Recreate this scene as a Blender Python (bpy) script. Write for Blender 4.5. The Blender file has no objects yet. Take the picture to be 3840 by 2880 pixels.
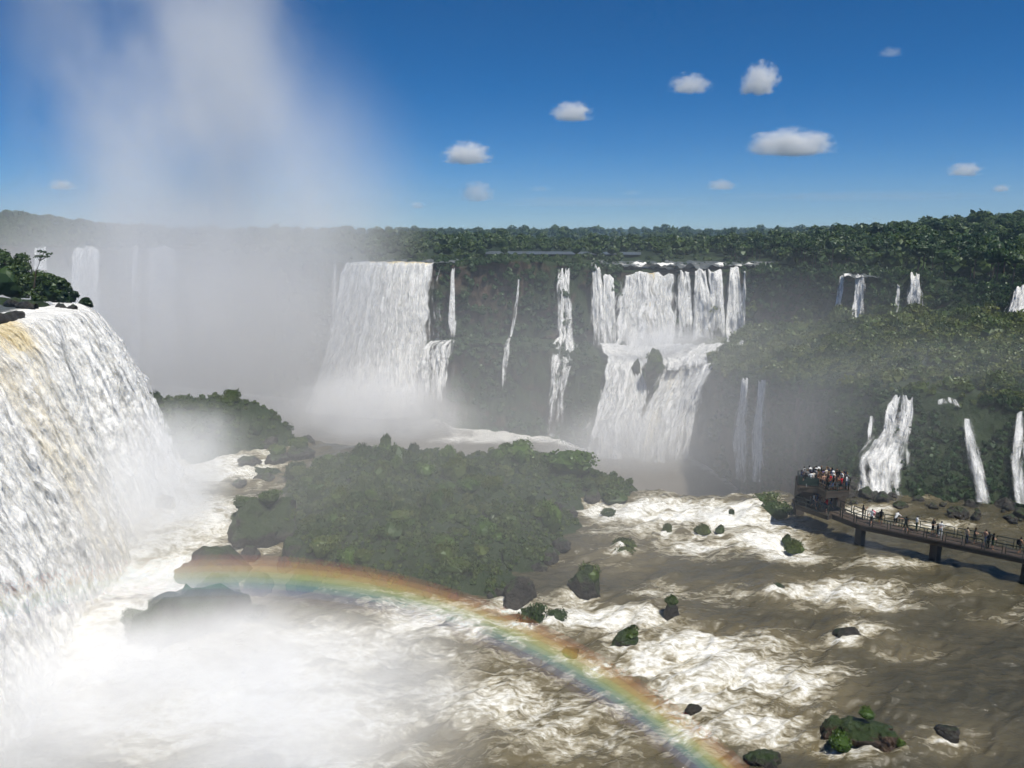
import bpy, bmesh, math, random
import numpy as np
from mathutils import Vector, Matrix, Euler

R = math.radians
SC = bpy.context.scene
COL = SC.collection
random.seed(7)
RNG = np.random.default_rng(11)

# ------------------------------------------------------------------ camera
F_PX, CX, CY, HY = 750.0, 512.0, 384.0, 226.0
PITCH = math.atan((CY - HY) / F_PX)
cam_d = bpy.data.cameras.new('camera')
cam_d.sensor_width = 36.0
cam_d.lens = 36.0 * F_PX / 1024.0
cam_d.clip_start = 0.5
cam_d.clip_end = 20000
cam = bpy.data.objects.new('camera', cam_d)
cam.location = (0, 0, 0)
cam.rotation_euler = (math.pi / 2 - PITCH, 0, 0)
COL.objects.link(cam)
SC.camera = cam

# ------------------------------------------------------------------ sky and sun
SUN_EL, SUN_AZ = 65.0, 143.0          # azimuth clockwise from +Y (view direction): behind, to the right
w = bpy.data.worlds.new('World'); SC.world = w; w.use_nodes = True
nt = w.node_tree
bg = nt.nodes['Background']
sky = nt.nodes.new('ShaderNodeTexSky'); sky.sky_type = 'NISHITA'
sky.sun_disc = False
sky.sun_elevation = R(SUN_EL); sky.sun_rotation = R(SUN_AZ)
sky.altitude = 1000; sky.air_density = 0.62; sky.dust_density = 0.0; sky.ozone_density = 8.0
hs = nt.nodes.new('ShaderNodeHueSaturation'); hs.inputs['Saturation'].default_value = 1.31
nt.links.new(sky.outputs[0], hs.inputs['Color']); nt.links.new(hs.outputs[0], bg.inputs[0])
bg.inputs[1].default_value = 0.080
sd = bpy.data.lights.new('sun', 'SUN'); sd.energy = 4.6; sd.angle = R(0.53); sd.color = (1.0, 0.95, 0.86)
sun = bpy.data.objects.new('sun', sd); COL.objects.link(sun)
e, a = R(SUN_EL), R(SUN_AZ)
to_sun = Vector((math.cos(e) * math.sin(a), math.cos(e) * math.cos(a), math.sin(e)))
sun.rotation_euler = to_sun.to_track_quat('Z', 'Y').to_euler()
sun.location = (60, -60, 150)
vs = SC.view_settings
vs.view_transform = 'Standard'; vs.look = 'None'; vs.exposure = 0.13; vs.gamma = 1.0; vs.use_curve_mapping = False
cy = SC.cycles
cy.max_bounces = 6; cy.diffuse_bounces = 2; cy.glossy_bounces = 2; cy.transmission_bounces = 2
cy.transparent_max_bounces = 14; cy.volume_bounces = 4
cy.volume_step_rate = 1.4; cy.volume_max_steps = 64
cy.use_adaptive_sampling = True; cy.adaptive_threshold = 0.04; cy.adaptive_min_samples = 12
cy.caustics_reflective = False; cy.caustics_refractive = False

# ------------------------------------------------------------------ helpers
def P(px, py, Y=None, z=None):
    """world point seen in the direction of photo point (px,py) at depth Y or at height z"""
    x = px - CX; y = CY - py
    f = F_PX * math.cos(PITCH) + y * math.sin(PITCH)
    u = y * math.cos(PITCH) - F_PX * math.sin(PITCH)
    k = (Y / f) if Y is not None else (z / u)
    return np.array((x * k, f * k, u * k))

def _hash(ix, iy, iz):
    h = (ix.astype(np.uint32) * np.uint32(374761393) + iy.astype(np.uint32) * np.uint32(668265263)
         + iz.astype(np.uint32) * np.uint32(2246822519))
    h = (h ^ (h >> np.uint32(13))) * np.uint32(1274126177)
    h = (h ^ (h >> np.uint32(16))) * np.uint32(2654435761)
    return ((h >> np.uint32(8)) & np.uint32(0xFFFF)).astype(np.float32) / 32767.5 - 1.0

def noise(p):
    p = np.asarray(p, np.float64)
    i = np.floor(p).astype(np.int64); f = (p - i).astype(np.float32)
    i = (i & 0xFFFFFFF)
    f = f * f * f * (f * (f * 6 - 15) + 10)
    r = 0
    for dx in (0, 1):
        wx = f[:, 0] if dx else 1 - f[:, 0]
        for dy in (0, 1):
            wy = f[:, 1] if dy else 1 - f[:, 1]
            for dz in (0, 1):
                wz = f[:, 2] if dz else 1 - f[:, 2]
                r = r + wx * wy * wz * _hash(i[:, 0] + dx, i[:, 1] + dy, i[:, 2] + dz)
    return r

def fbm(p, octv=4, gain=0.5):
    p = np.asarray(p, np.float64); r = 0; a = 1.0
    for k in range(octv):
        r = r + a * noise(p * (2.03 ** k) + 17.3 * k); a *= gain
    return r

def billow(p, octv=3, gain=0.5):
    p = np.asarray(p, np.float64); r = 0; a = 1.0
    for k in range(octv):
        r = r + a * (np.abs(noise(p * (2.1 ** k) + 31.7 * k)) * 2 - 0.6); a *= gain
    return r

def sstep(a, b, x):
    t = np.clip((np.asarray(x, float) - a) / (b - a), 0, 1)
    return t * t * (3 - 2 * t)

def mesh_np(name, V, Fq, smooth=True):
    V = np.asarray(V, np.float32); Fq = np.asarray(Fq, np.int32)
    me = bpy.data.meshes.new(name)
    n, k = Fq.shape
    me.vertices.add(len(V)); me.vertices.foreach_set('co', V.ravel())
    me.loops.add(n * k); me.loops.foreach_set('vertex_index', Fq.ravel())
    me.polygons.add(n)
    me.polygons.foreach_set('loop_start', np.arange(0, n * k, k, dtype=np.int32))
    me.polygons.foreach_set('loop_total', np.full(n, k, np.int32))
    me.polygons.foreach_set('use_smooth', np.full(n, smooth, bool))
    me.update(calc_edges=True)
    return me

def attr(me, name, val):
    at = me.attributes.new(name, 'FLOAT', 'POINT')
    at.data.foreach_set('value', np.asarray(val, np.float32).ravel())

def grid_faces(nr, nc):
    i = np.arange(nr * nc).reshape(nr, nc)
    return np.stack([i[:-1, :-1], i[:-1, 1:], i[1:, 1:], i[1:, :-1]], -1).reshape(-1, 4)

def link(name, me, mat=None, parent=None):
    o = bpy.data.objects.new(name, me); COL.objects.link(o)
    if mat is not None and me is not None and len(me.materials) == 0:
        me.materials.append(mat)
    if parent is not None: o.parent = parent
    return o

def tag(o, label, cat, group=None):
    o['label'] = label; o['category'] = cat
    if group: o['group'] = group
    return o

def kind(o, k, label=None):
    o['kind'] = k
    if label: o['label'] = label
    return o

def empty(name, loc=(0, 0, 0), rz=0):
    o = bpy.data.objects.new(name, None); COL.objects.link(o)
    o.location = loc; o.rotation_euler = (0, 0, rz); o.empty_display_size = 0.3
    return o

# ------------------------------------------------------------------ materials
class NT:
    def __init__(s, name):
        s.m = bpy.data.materials.new(name); s.m.use_nodes = True
        s.t = s.m.node_tree; s.t.nodes.clear()
        s.out = s.t.nodes.new('ShaderNodeOutputMaterial')
    def n(s, typ, **kw):
        nd = s.t.nodes.new('ShaderNode' + typ)
        for k, v in kw.items():
            if k in ('op',): nd.operation = v
            elif k.startswith('i_'):
                key = k[2:]
                key = int(key) if key.isdigit() else key.replace('_', ' ')
                s.set(nd, key, v)
            else: setattr(nd, k, v)
        return nd
    def set(s, nd, key, v):
        sock = nd.inputs[key]
        if hasattr(v, 'is_output'): s.t.links.new(v, sock)
        else: sock.default_value = v
    def math(s, op, a, b=0.0, c=None, clamp=False):
        nd = s.t.nodes.new('ShaderNodeMath'); nd.operation = op; nd.use_clamp = clamp
        s.set(nd, 0, a); s.set(nd, 1, b)
        if c is not None: s.set(nd, 2, c)
        return nd.outputs[0]
    def noise(s, vec, scale, detail=4, rough=0.55, dist=0.0):
        nd = s.t.nodes.new('ShaderNodeTexNoise')
        s.set(nd, 'Vector', vec); s.set(nd, 'Scale', scale); s.set(nd, 'Detail', detail)
        s.set(nd, 'Roughness', rough); s.set(nd, 'Distortion', dist)
        return nd.outputs['Fac']
    def map(s, v, a, b, c=0.0, d=1.0, smooth=True):
        nd = s.t.nodes.new('ShaderNodeMapRange')
        nd.interpolation_type = 'SMOOTHSTEP' if smooth else 'LINEAR'
        for i, q in enumerate((v, a, b, c, d)): s.set(nd, i, q)
        return nd.outputs[0]
    def mix(s, f, a, b):
        nd = s.t.nodes.new('ShaderNodeMix'); nd.data_type = 'RGBA'
        s.set(nd, 0, f); s.set(nd, 6, a); s.set(nd, 7, b)
        return nd.outputs[2]
    def scale(s, vec, xyz):
        nd = s.t.nodes.new('ShaderNodeMapping'); s.set(nd, 'Vector', vec); nd.inputs['Scale'].default_value = xyz
        return nd.outputs[0]
    def attr(s, name):
        nd = s.t.nodes.new('ShaderNodeAttribute'); nd.attribute_name = name
        return nd.outputs['Fac']
    def pos(s): return s.t.nodes.new('ShaderNodeNewGeometry').outputs['Position']
    def obj(s): return s.t.nodes.new('ShaderNodeTexCoord').outputs['Object']
    def bump(s, h, strength, dist):
        nd = s.t.nodes.new('ShaderNodeBump'); s.set(nd, 'Height', h); s.set(nd, 'Strength', strength); s.set(nd, 'Distance', dist)
        return nd.outputs[0]
    def surf(s, sh): s.t.links.new(sh, s.out.inputs['Surface'])
    def vol(s, sh): s.t.links.new(sh, s.out.inputs['Volume'])
    def bsdf(s, col, rough=0.8, spec=0.3, normal=None):
        nd = s.t.nodes.new('ShaderNodeBsdfPrincipled')
        s.set(nd, 'Base Color', col); s.set(nd, 'Roughness', rough); s.set(nd, 'Specular IOR Level', spec)
        if normal is not None: s.set(nd, 'Normal', normal)
        return nd.outputs[0]
    def mixsh(s, f, a, b):
        nd = s.t.nodes.new('ShaderNodeMixShader'); s.set(nd, 0, f); s.set(nd, 1, a); s.set(nd, 2, b)
        return nd.outputs[0]

def C(*v): return (v[0], v[1], v[2], 1.0)

def mat_plain(name, col, rough=0.7, spec=0.3, var=0.25, sc=3.0):
    m = NT(name)
    n = m.noise(m.obj(), sc, 4)
    c = m.mix(n, C(*[x * (1 - var) for x in col]), C(*[min(1, x * (1 + var)) for x in col]))
    m.surf(m.bsdf(c, rough, spec)); return m.m

def mat_leaf(name, cols, trans=0.25, sc=0.35):
    """foliage: colour differs from plant to plant and from leaf clump to leaf clump"""
    m = NT(name)
    oi = m.n('ObjectInfo')
    n = m.noise(m.pos(), sc, 3, 0.6)
    n2 = m.attr('leafrand')
    f = m.math('ADD', m.math('MULTIPLY', oi.outputs['Random'], 0.55), m.math('MULTIPLY', n, 0.35))
    f = m.math('ADD', f, m.math('MULTIPLY', n2, 0.30), clamp=True)
    r = m.n('ValToRGB'); cr = r.color_ramp
    cr.elements[0].position = 0.15; cr.elements[0].color = C(*cols[0])
    cr.elements[1].position = 0.95; cr.elements[1].color = C(*cols[-1])
    for k, c in enumerate(cols[1:-1]):
        el = cr.elements.new(0.15 + 0.8 * (k + 1) / (len(cols) - 1)); el.color = C(*c)
    m.set(r, 0, f)
    d = m.n('BsdfDiffuse'); m.set(d, 0, r.outputs[0])
    t = m.n('BsdfTranslucent'); m.set(t, 0, r.outputs[0])
    g = m.n('BsdfGlossy'); m.set(g, 'Roughness', 0.45); m.set(g, 0, C(0.9, 1, 0.9))
    s1 = m.mixsh(trans, d.outputs[0], t.outputs[0])
    m.surf(m.mixsh(0.025, s1, g.outputs[0])); return m.m

def mat_terrain():
    m = NT('cliff_rock_and_moss')
    p = m.pos(); gn = m.n('NewGeometry').outputs['Normal']
    sx = m.n('SeparateXYZ'); m.set(sx, 0, gn)
    n1 = m.noise(m.scale(p, (1, 1, 0.35)), 0.22, 6, 0.62)
    n2 = m.noise(p, 0.06, 4)
    strat = m.noise(m.scale(p, (0.05, 0.05, 1.0)), 0.55, 5)
    rock = m.mix(m.map(n1, .3, .7), C(.028, .021, .015), C(.13, .09, .06))
    rock = m.mix(m.map(strat, .45, .6, 0, .5), rock, C(.035, .025, .018))
    green = m.mix(n1, C(.012, .024, .008), C(.028, .046, .013))
    f = m.math('ADD', m.math('MULTIPLY', sx.outputs[2], .45), m.math('MULTIPLY', n2, .9))
    f = m.map(f, .42, .66)
    col = m.mix(f, rock, green)
    b = m.bump(n1, 1.0, 1.6)
    m.surf(m.bsdf(col, .85, .25, b)); return m.m

def mat_rock(name, moss=0.5, dark=(.016, .015, .013), light=(.06, .052, .042)):
    m = NT(name)
    p = m.pos(); gn = m.n('NewGeometry').outputs['Normal']
    sx = m.n('SeparateXYZ'); m.set(sx, 0, gn)
    n1 = m.noise(p, 0.9, 7, 0.65); n2 = m.noise(p, 0.35, 4)
    rock = m.mix(m.map(n1, .3, .7), C(*dark), C(*light))
    green = m.mix(n1, C(.014, .03, .008), C(.045, .07, .015))
    f = m.math('ADD', m.math('MULTIPLY', sx.outputs[2], .6), n2)
    f = m.map(f, 1.15 - moss, 1.4 - moss)
    col = m.mix(f, rock, green)
    m.surf(m.bsdf(col, .55, .45, m.bump(n1, 1.0, 1.0))); return m.m

def mat_river():
    m = NT('brown_river_water_with_foam')
    p = m.pos()
    foam = m.attr('foam')
    # flow-warped coordinates
    wv = m.n('TexNoise'); m.set(wv, 'Vector', p); m.set(wv, 'Scale', .16); m.set(wv, 'Detail', 3.0)
    vm = m.n('VectorMath', op='MULTIPLY_ADD'); m.set(vm, 0, wv.outputs['Color']); m.set(vm, 1, (3.0, 3.0, 0)); m.set(vm, 2, p)
    q = vm.outputs[0]
    rot = m.n('Mapping'); m.set(rot, 'Vector', q); rot.inputs['Rotation'].default_value = (0, 0, R(24)); rot.inputs['Scale'].default_value = (.42, 1.0, 1)
    q2 = rot.outputs[0]
    a1 = m.noise(q2, .30, 6, .58, .2)
    ridge = m.math('SUBTRACT', 1.0, m.math('MULTIPLY', m.math('ABSOLUTE', m.math('SUBTRACT', a1, .5)), 9.0))
    a2 = m.noise(q2, .95, 6, .62, .3)
    ridge2 = m.math('SUBTRACT', 1.0, m.math('MULTIPLY', m.math('ABSOLUTE', m.math('SUBTRACT', a2, .5)), 11.0))
    a3 = m.noise(q2, 4.2, 5, .65, .0)
    big = m.noise(q2, .11, 4, .55)
    pat = m.math('ADD', m.math('MULTIPLY', m.math('MAXIMUM', ridge, -.5), .34), m.math('MULTIPLY', m.math('MAXIMUM', ridge2, -.4), .30))
    pat = m.math('ADD', pat, m.math('MULTIPLY', m.math('SUBTRACT', big, .5), 1.7))
    pat = m.math('ADD', pat, m.math('MULTIPLY', m.math('SUBTRACT', a1, .5), 1.2))
    pat = m.math('ADD', pat, m.math('MULTIPLY', m.math('SUBTRACT', a3, .5), .55))
    lvl = m.math('ADD', pat, m.math('MULTIPLY', m.math('SUBTRACT', foam, .80), 1.35))
    f = m.map(lvl, -.10, .42)
    ftone = m.mix(m.map(m.math('ADD', lvl, m.math('MULTIPLY', m.math('SUBTRACT', a3, .5), 1.3)), .05, 1.0), C(.32, .285, .195), C(.79, .785, .74))
    wat = m.mix(big, C(.032, .031, .020), C(.074, .065, .037))
    wat = m.mix(m.map(foam, .1, .75), wat, C(.15, .125, .07))
    wat = m.mix(m.map(a2, .42, .66, 0, .6), wat, C(.10, .085, .05))
    col = m.mix(f, wat, ftone)
    h = m.math('ADD', m.math('MULTIPLY', a1, .7), m.math('MULTIPLY', a2, .35))
    h = m.math('ADD', h, m.math('MULTIPLY', a3, .22))
    rough = m.map(f, 0, 1, .17, .8, False)
    m.surf(m.bsdf(col, rough, .5, m.bump(h, .7, .55))); return m.m

def mat_pool():
    m = NT('calm_brown_pool_water')
    p = m.pos(); n = m.noise(p, .08, 5); n2 = m.noise(p, 1.2, 4)
    foam = m.attr('foam')
    col = m.mix(n, C(.09, .075, .055), C(.14, .115, .085))
    f = m.map(m.math('ADD', m.math('MULTIPLY', m.noise(p, .25, 6, .65), .8), foam), .75, 1.2)
    col = m.mix(f, col, C(.75, .73, .68))
    m.surf(m.bsdf(col, .3, .4, m.bump(n2, .5, .3))); return m.m

def mat_upper():
    m = NT('upper_river_water_with_rapids')
    p = m.pos(); foam = m.attr('foam')
    n = m.noise(m.scale(p, (.5, 1, 1)), .3, 6, .65); n2 = m.noise(p, 1.4, 4)
    f = m.map(m.math('ADD', n, foam), .85, 1.15)
    col = m.mix(f, C(.085, .095, .095), C(.8, .79, .75))
    m.surf(m.bsdf(col, m.map(f, 0, 1, .4, .8, False), .25, m.bump(n2, .6, .4))); return m.m

def mat_fall(name, fine=1.0, tilt=.40, bmp=.16, wst=.55,  lo=(.46, .465, .46), hi=(.86, .855, .83)):
    """falling white water: 'fu' metres across, 'fv' metres down, 'cover' 0..1, 'tint' 0..1 (tannin brown)"""
    m = NT(name)
    cu = m.attr('fu'); cv = m.attr('fv'); cover = m.attr('cover'); tint = m.attr('tint')
    cb = m.n('CombineXYZ'); m.set(cb, 0, cu); m.set(cb, 1, m.math('MULTIPLY', cv, .16)); m.set(cb, 2, m.math('MULTIPLY', cv, .02))
    st = m.noise(cb.outputs[0], .9 * fine, 6, .62, .08)
    cb2 = m.n('CombineXYZ'); m.set(cb2, 0, cu); m.set(cb2, 1, m.math('MULTIPLY', cv, .45 if wst > .4 else .42))
    cl = m.noise(cb2.outputs[0], 1.1 * fine, 7, .68, .25)
    mixn = m.math('ADD', m.math('MULTIPLY', st, wst), m.math('MULTIPLY', cl, 1 - wst))
    white = m.mix(m.map(mixn, .38, .60), C(*lo), C(*hi))
    sp = m.n('CombineXYZ'); m.set(sp, 0, cu); m.set(sp, 1, m.math('MULTIPLY', cv, .55)); speck = m.noise(sp.outputs[0], 4.5 * fine, 4, .7)
    white = m.mix(m.map(speck, .36, .62, .35, 0), white, C(lo[0] * .82, lo[1] * .84, lo[2] * .86))
    tan = m.mix(m.map(mixn, .35, .7), C(.56, .44, .22), C(.84, .76, .55))
    tn = m.math('ADD', tint, m.math('MULTIPLY', m.math('SUBTRACT', st, .5), 1.1))
    col = m.mix(m.map(tn, .25, .85), white, tan)
    nb = m.bump(m.math('ADD', m.math('MULTIPLY', st, .6), cl), 1.0, bmp / fine)
    # spray scatters like a cloud: its lit side is the side turned up to the sun
    va = m.n('VectorMath', op='ADD'); m.set(va, 0, nb); m.set(va, 1, (0, 0, tilt))
    vn = m.n('VectorMath', op='NORMALIZE'); m.set(vn, 0, va.outputs[0])
    d0 = m.n('BsdfDiffuse'); m.set(d0, 0, col); m.set(d0, 'Normal', vn.outputs[0])
    t0 = m.n('BsdfTranslucent'); m.set(t0, 0, col)
    d = m.mixsh(.12, d0.outputs[0], t0.outputs[0])
    cb3 = m.n('CombineXYZ'); m.set(cb3, 0, cu); m.set(cb3, 1, m.math('MULTIPLY', cv, .07)); m.set(cb3, 2, 3.3)
    gap = m.noise(cb3.outputs[0], .45 * fine, 3, .5, .2)
    al = m.math('ADD', m.math('MULTIPLY', m.math('SUBTRACT', st, .5), 4.2 * min(1, wst * 1.8)), m.math('MULTIPLY', m.math('SUBTRACT', gap, .5), 2.6))
    al = m.math('ADD', al, m.math('MULTIPLY', m.math('SUBTRACT', cl, .5), 1.2 if wst > .4 else 4.0))
    al = m.math('ADD', al, m.math('MULTIPLY', m.math('SUBTRACT', cover, .5), 2.6))
    al = m.map(al, -.65, .75)
    tr = m.n('BsdfTransparent')
    m.surf(m.mixsh(al, tr.outputs[0], d)); return m.m

M = {}
M['terrain'] = mat_terrain()
M['river'] = mat_river(); M['pool'] = mat_pool(); M['upper'] = mat_upper()
M['fall_near'] = mat_fall('near_fall_white_water', .95, .25, .07, .22, (.64, .635, .61), (.89, .885, .85))
M['shell'] = mat_fall('near_fall_flying_spray', 1.15, .35, .05, .2, (.74, .735, .71), (.90, .895, .87))
M['fall'] = mat_fall('far_fall_white_water', .62)
M['veil'] = mat_fall('thin_fall_white_water', 1.0, .4)
M['rock'] = mat_rock('wet_dark_rock', .25)
M['mossrock'] = mat_rock('mossy_rock', .62)
M['redrock'] = mat_rock('reddish_basalt', .45, (.028, .018, .012), (.11, .068, .044))
M['leaf_forest'] = mat_leaf('forest_foliage', [(.009, .022, .010), (.018, .042, .015), (.033, .066, .020), (.062, .095, .027)], .2)
M['leaf_bush'] = mat_leaf('bush_foliage', [(.014, .030, .009), (.036, .064, .014), (.068, .102, .020), (.115, .135, .030)], .22, .25)
M['leaf_moss'] = mat_leaf('hanging_moss_foliage', [(.014, .032, .011), (.026, .056, .016), (.044, .082, .022), (.07, .10, .028)], .2, .12)
M['leaf_bright'] = mat_leaf('fresh_green_foliage', [(.04, .08, .012), (.075, .13, .02), (.11, .16, .03)], .25, .3)
M['bark'] = mat_plain('grey_brown_bark', (.10, .08, .06), .9)
M['wood'] = mat_plain('wet_log_wood', (.06, .045, .035), .7)
M['concrete'] = mat_plain('stained_concrete', (.075, .062, .05), .85, .2, .35, 1.2)
M['deck'] = mat_plain('wet_brown_deck_boards', (.06, .045, .034), .6, .4, .3, 1.5)
M['fascia'] = mat_plain('brown_weathered_beam', (.05, .04, .03), .8, .2, .3, .8)
M['metal'] = mat_plain('dark_green_painted_metal', (.018, .03, .026), .5, .4, .3, 4)
M['panel'] = mat_plain('dark_green_mesh_panel', (.02, .04, .032), .6, .3, .3, 4)

# ------------------------------------------------------------------ large structure: canyon, river levels
Z_SHELF, Z_POOL, Z_TOP = -35.0, -74.0, -14.2

def line(pts):
    """[(px, py, Y)] or [(px, 'z', z, Y)] -> arrays of u = X/Y, Y, z"""
    o = []
    for p in pts:
        if p[1] == 'z':
            u = (p[0] - CX) / 742.0
            o.append((u, p[3], p[2]))
        else:
            q = P(p[0], p[1], Y=p[2]); o.append((q[0] / q[1], q[1], q[2]))
    o.sort()
    return np.array(o)

L_LIP = line([(-220, 247, 400), (0, 247, 370), (174, 250, 360), (300, 259, 330), (343, 264, 300), (433, 264, 297), (470, 263, 292), (520, 258, 288),
              (560, 266, 286), (650, 270, 285), (745, 270, 280), (790, 271, 258), (830, 272, 235), (870, 273, 220), (920, 276, 205),
              (960, 283, 190), (1024, 289, 170), (1250, 300, 140)])
L_BASE = line([(-220, 330, 395), (174, 340, 354), (300, 340, 324), (343, 342, 296), (433, 341, 292), (450, 338, 286), (520, 338, 282), (560, 341, 278),
               (600, 345, 277), (700, 340, 277), (745, 335, 270), (790, 330, 248), (830, 325, 225), (870, 321, 209), (920, 316, 195),
               (960, 317, 180), (1024, 322, 160), (1250, 335, 130)])
L_LOW = line([(-220, 345, 393), (174, 350, 352), (300, 350, 322), (343, 352, 294), (433, 350, 289), (450, 343, 281), (520, 345, 276), (560, 350, 270),
              (600, 358, 262), (640, 364, 256), (690, 366, 252), (712, 360, 240), (743, 377, 192), (790, 385, 152), (840, 389, 124), (880, 392, 112),
              (925, 394, 107), (960, 397, 103), (1024, 403, 98), (1250, 420, 88)])
L_FOOT = line([(-220, 'z', -76, 385), (174, 'z', -76, 345), (300, 'z', -76, 316), (343, 'z', -76, 290), (440, 'z', -76, 284), (450, 'z', -76, 271),
               (520, 'z', -76, 264), (560, 'z', -76, 257), (590, 'z', -76, 241), (690, 'z', -76, 237), (720, 'z', -76, 222), (750, 'z', -76, 205),
               (775, 'z', -76, 172), (797, 'z', -66, 140), (818, 'z', -50, 117), (840, 'z', -37.5, 102), (860, 'z', -36, 97.5), (900, 'z', -35.7, 95.0), (960, 'z', -35.6, 92.5),
               (1024, 'z', -35.6, 90.5), (1250, 'z', -35.6, 82)])
L_EDGE = line([(-220, 'z', -37, 128), (200, 'z', -37, 128), (290, 'z', -37, 120), (420, 'z', -37, 114), (560, 'z', -37, 106), (630, 'z', -37, 96), (700, 'z', -37, 94.5),
               (760, 'z', -37, 95), (790, 'z', -37, 95.5), (830, 'z', -37, 92), (900, 'z', -37, 89.5), (1024, 'z', -37, 85.5), (1250, 'z', -37, 78)])
L_CAN = line([(-220, 'z', -80, 0), (775, 'z', -80, 0), (842, 'z', -38, 0), (1250, 'z', -37, 0)])
def LY(L, u): return np.interp(u, L[:, 0], L[:, 1])
def LZ(L, u): return np.interp(u, L[:, 0], L[:, 2])

def far_height(X, Y):
    """forest floor of the plateau: flat near the falls, rising to the right and far left"""
    d = np.hypot(X, Y)
    u = X / Y
    h = Z_TOP + 0 * X
    h = h + sstep(.25, .75, u) * sstep(170, 420, Y) * 15.5
    h = h + sstep(-.42, -.68, u) * sstep(360, 800, Y) * 22
    h = h + fbm(np.stack([X / 140, Y / 140, 0 * X], -1).reshape(-1, 3), 3).reshape(X.shape) * 3.0 * sstep(330, 600, Y)
    h = h - sstep(900, 2400, Y) * 3
    return h

NC = 900; UM = 1.12
us = np.linspace(-UM, UM, NC)
wob = fbm(np.stack([us * 26, us * 0, us * 0], -1), 4) * 2.2
Ye, Yf, Yl, Yb, Yt = (LY(L, us) for L in (L_EDGE, L_FOOT, L_LOW, L_BASE, L_LIP))
Zc, Zf, Zl, Zb, Zt = LZ(L_CAN, us), LZ(L_FOOT, us), LZ(L_LOW, us), LZ(L_BASE, us), LZ(L_LIP, us)
Zt = Zt * 0 + np.interp(us, L_LIP[:, 0], L_LIP[:, 2])
rows = []
def seg(Ya, Za, Yb_, Zb_, n, ease=None):
    for k in range(n):
        t = k / n
        tz = t if ease is None else ease(t)
        rows.append((Ya + (Yb_ - Ya) * t, Za + (Zb_ - Za) * tz))
seg(us * 0 + 15, us * 0 - 38, Ye, us * 0 - 37, 14)
seg(Ye, us * 0 - 37, Ye + np.minimum(5, (Yf - Ye) * .3), Zc, 8)
seg(Ye + np.minimum(5, (Yf - Ye) * .3), Zc, Yf, Zf, 14, lambda t: t ** 3)
seg(Yf, Zf, Yl, Zl, 46)
seg(Yl, Zl, Yb, Zb, 26)
seg(Yb, Zb, Yt, Zt, 34)
seg(Yt, Zt, Yt + 60, us * 0 + Z_TOP, 24)
n0 = len(rows)
for k in range(46):
    t = (k / 45) ** 2.2
    rows.append((Yt + 60 + (3600 - Yt - 60) * t, us * 0 + Z_TOP))
RY = np.array([r[0] for r in rows]); RZ = np.array([r[1] for r in rows])
RX = RY * us[None, :]
RZ[n0:] = far_height(RX[n0:], RY[n0:])
# blend plateau -> hills
for k in range(24):
    i = n0 - 24 + k
    RZ[i] += (far_height(RX[i], RY[i]) - Z_TOP) * (k / 24)
p3 = np.stack([RX, RY, RZ], -1).reshape(-1, 3)
mask = (sstep(118, 132, RY) * (1 - sstep(330, 420, RY)))
mask = np.maximum(mask, (sstep(.33, .38, us)[None, :] * sstep(1.0, 4.0, RY - Yf[None, :]) * (1 - sstep(330, 420, RY))))
amp = (mask * sstep(0, 3, np.abs(RY - 0))).reshape(-1)
nz = fbm(p3 / 16.0, 4); nz2 = fbm(p3 / np.array([5., 5., 9.]) + 40, 4); nz3 = fbm(p3 / 7.0 + 90, 4)
steep = np.clip(np.abs(np.gradient(RZ, axis=0)) / (np.abs(np.gradient(RY, axis=0)) + .05), 0, 3).reshape(-1) / 3
amp = amp * np.clip(p3[:, 1] / 230, .3, 1)
uc = p3[:, 0] / p3[:, 1]
fallz = sstep(.10, .125, uc) * (1 - sstep(.295, .32, uc)) * sstep(-52, -48, p3[:, 2]) * (1 - sstep(-36, -33, p3[:, 2]))
p3[:, 1] -= amp * steep * (nz * 2.2 + nz2 * 1.3) * (1 - .6 * fallz)
p3[:, 2] += amp * (nz3 * .9 + nz2 * .35) * (1 - .6 * steep)
p3[:, 2] -= fallz * 2.6
TERR = p3.reshape(len(rows), NC, 3)
kind(link('terrain', mesh_np('terrain', p3, grid_faces(len(rows), NC)), M['terrain']), 'structure')

def ground_z(X, Y):
    """height of the terrain sheet at (X, Y), scalar"""
    u = X / Y; c = int(round((u + UM) / (2 * UM) * (NC - 1))); c = min(max(c, 0), NC - 1)
    return float(np.interp(Y, TERR[:, c, 1], TERR[:, c, 2]))

# ---- wood-grown shelf above the left fall and the rock wall behind its water
lip_pl = np.array([(-49, 30), (-50, 44), (-53, 60), (-55.5, 72), (-55.2, 80), (-54.4, 86), (-54.2, 91), (-56.2, 98), (-60, 103), (-70, 113), (-90, 122), (-150, 128)], float)
def resample(pl, n):
    d = np.r_[0, np.cumsum(np.linalg.norm(np.diff(pl, axis=0), axis=1))]
    s = np.linspace(0, d[-1], n)
    return np.stack([np.interp(s, d, pl[:, k]) for k in range(pl.shape[1])], -1), s
lp, ls = resample(lip_pl, 220)
Z_LIP = -10.0
lrows = []
for k in range(30):                       # top, from far back to the lip
    t = k / 29
    q = lp.copy(); q[:, 0] = -160 + (lp[:, 0] - 2.0 + 160) * t
    z = Z_LIP - .9 + 0 * q[:, 0] + (1 - t) * 1.2
    lrows.append(np.c_[q, z])
for k in range(1, 40):                    # wall
    t = k / 39
    q = lp.copy(); q[:, 0] -= 2.0 + .6 * math.sin(t * 3.1)
    lrows.append(np.c_[q, np.full(len(q), Z_LIP - .9 - 29 * t)])
LV = np.array(lrows).reshape(-1, 3)
nn = fbm(LV / 4.0, 4)
LV[:, 0] += nn * .5 * (LV[:, 2] < Z_LIP - 2); LV[:, 2] += nn * .22 * (LV[:, 2] > Z_LIP - 2)
kind(link('terrain', mesh_np('left_shelf', LV, grid_faces(len(lrows), 220)), M['terrain']), 'structure')

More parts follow.
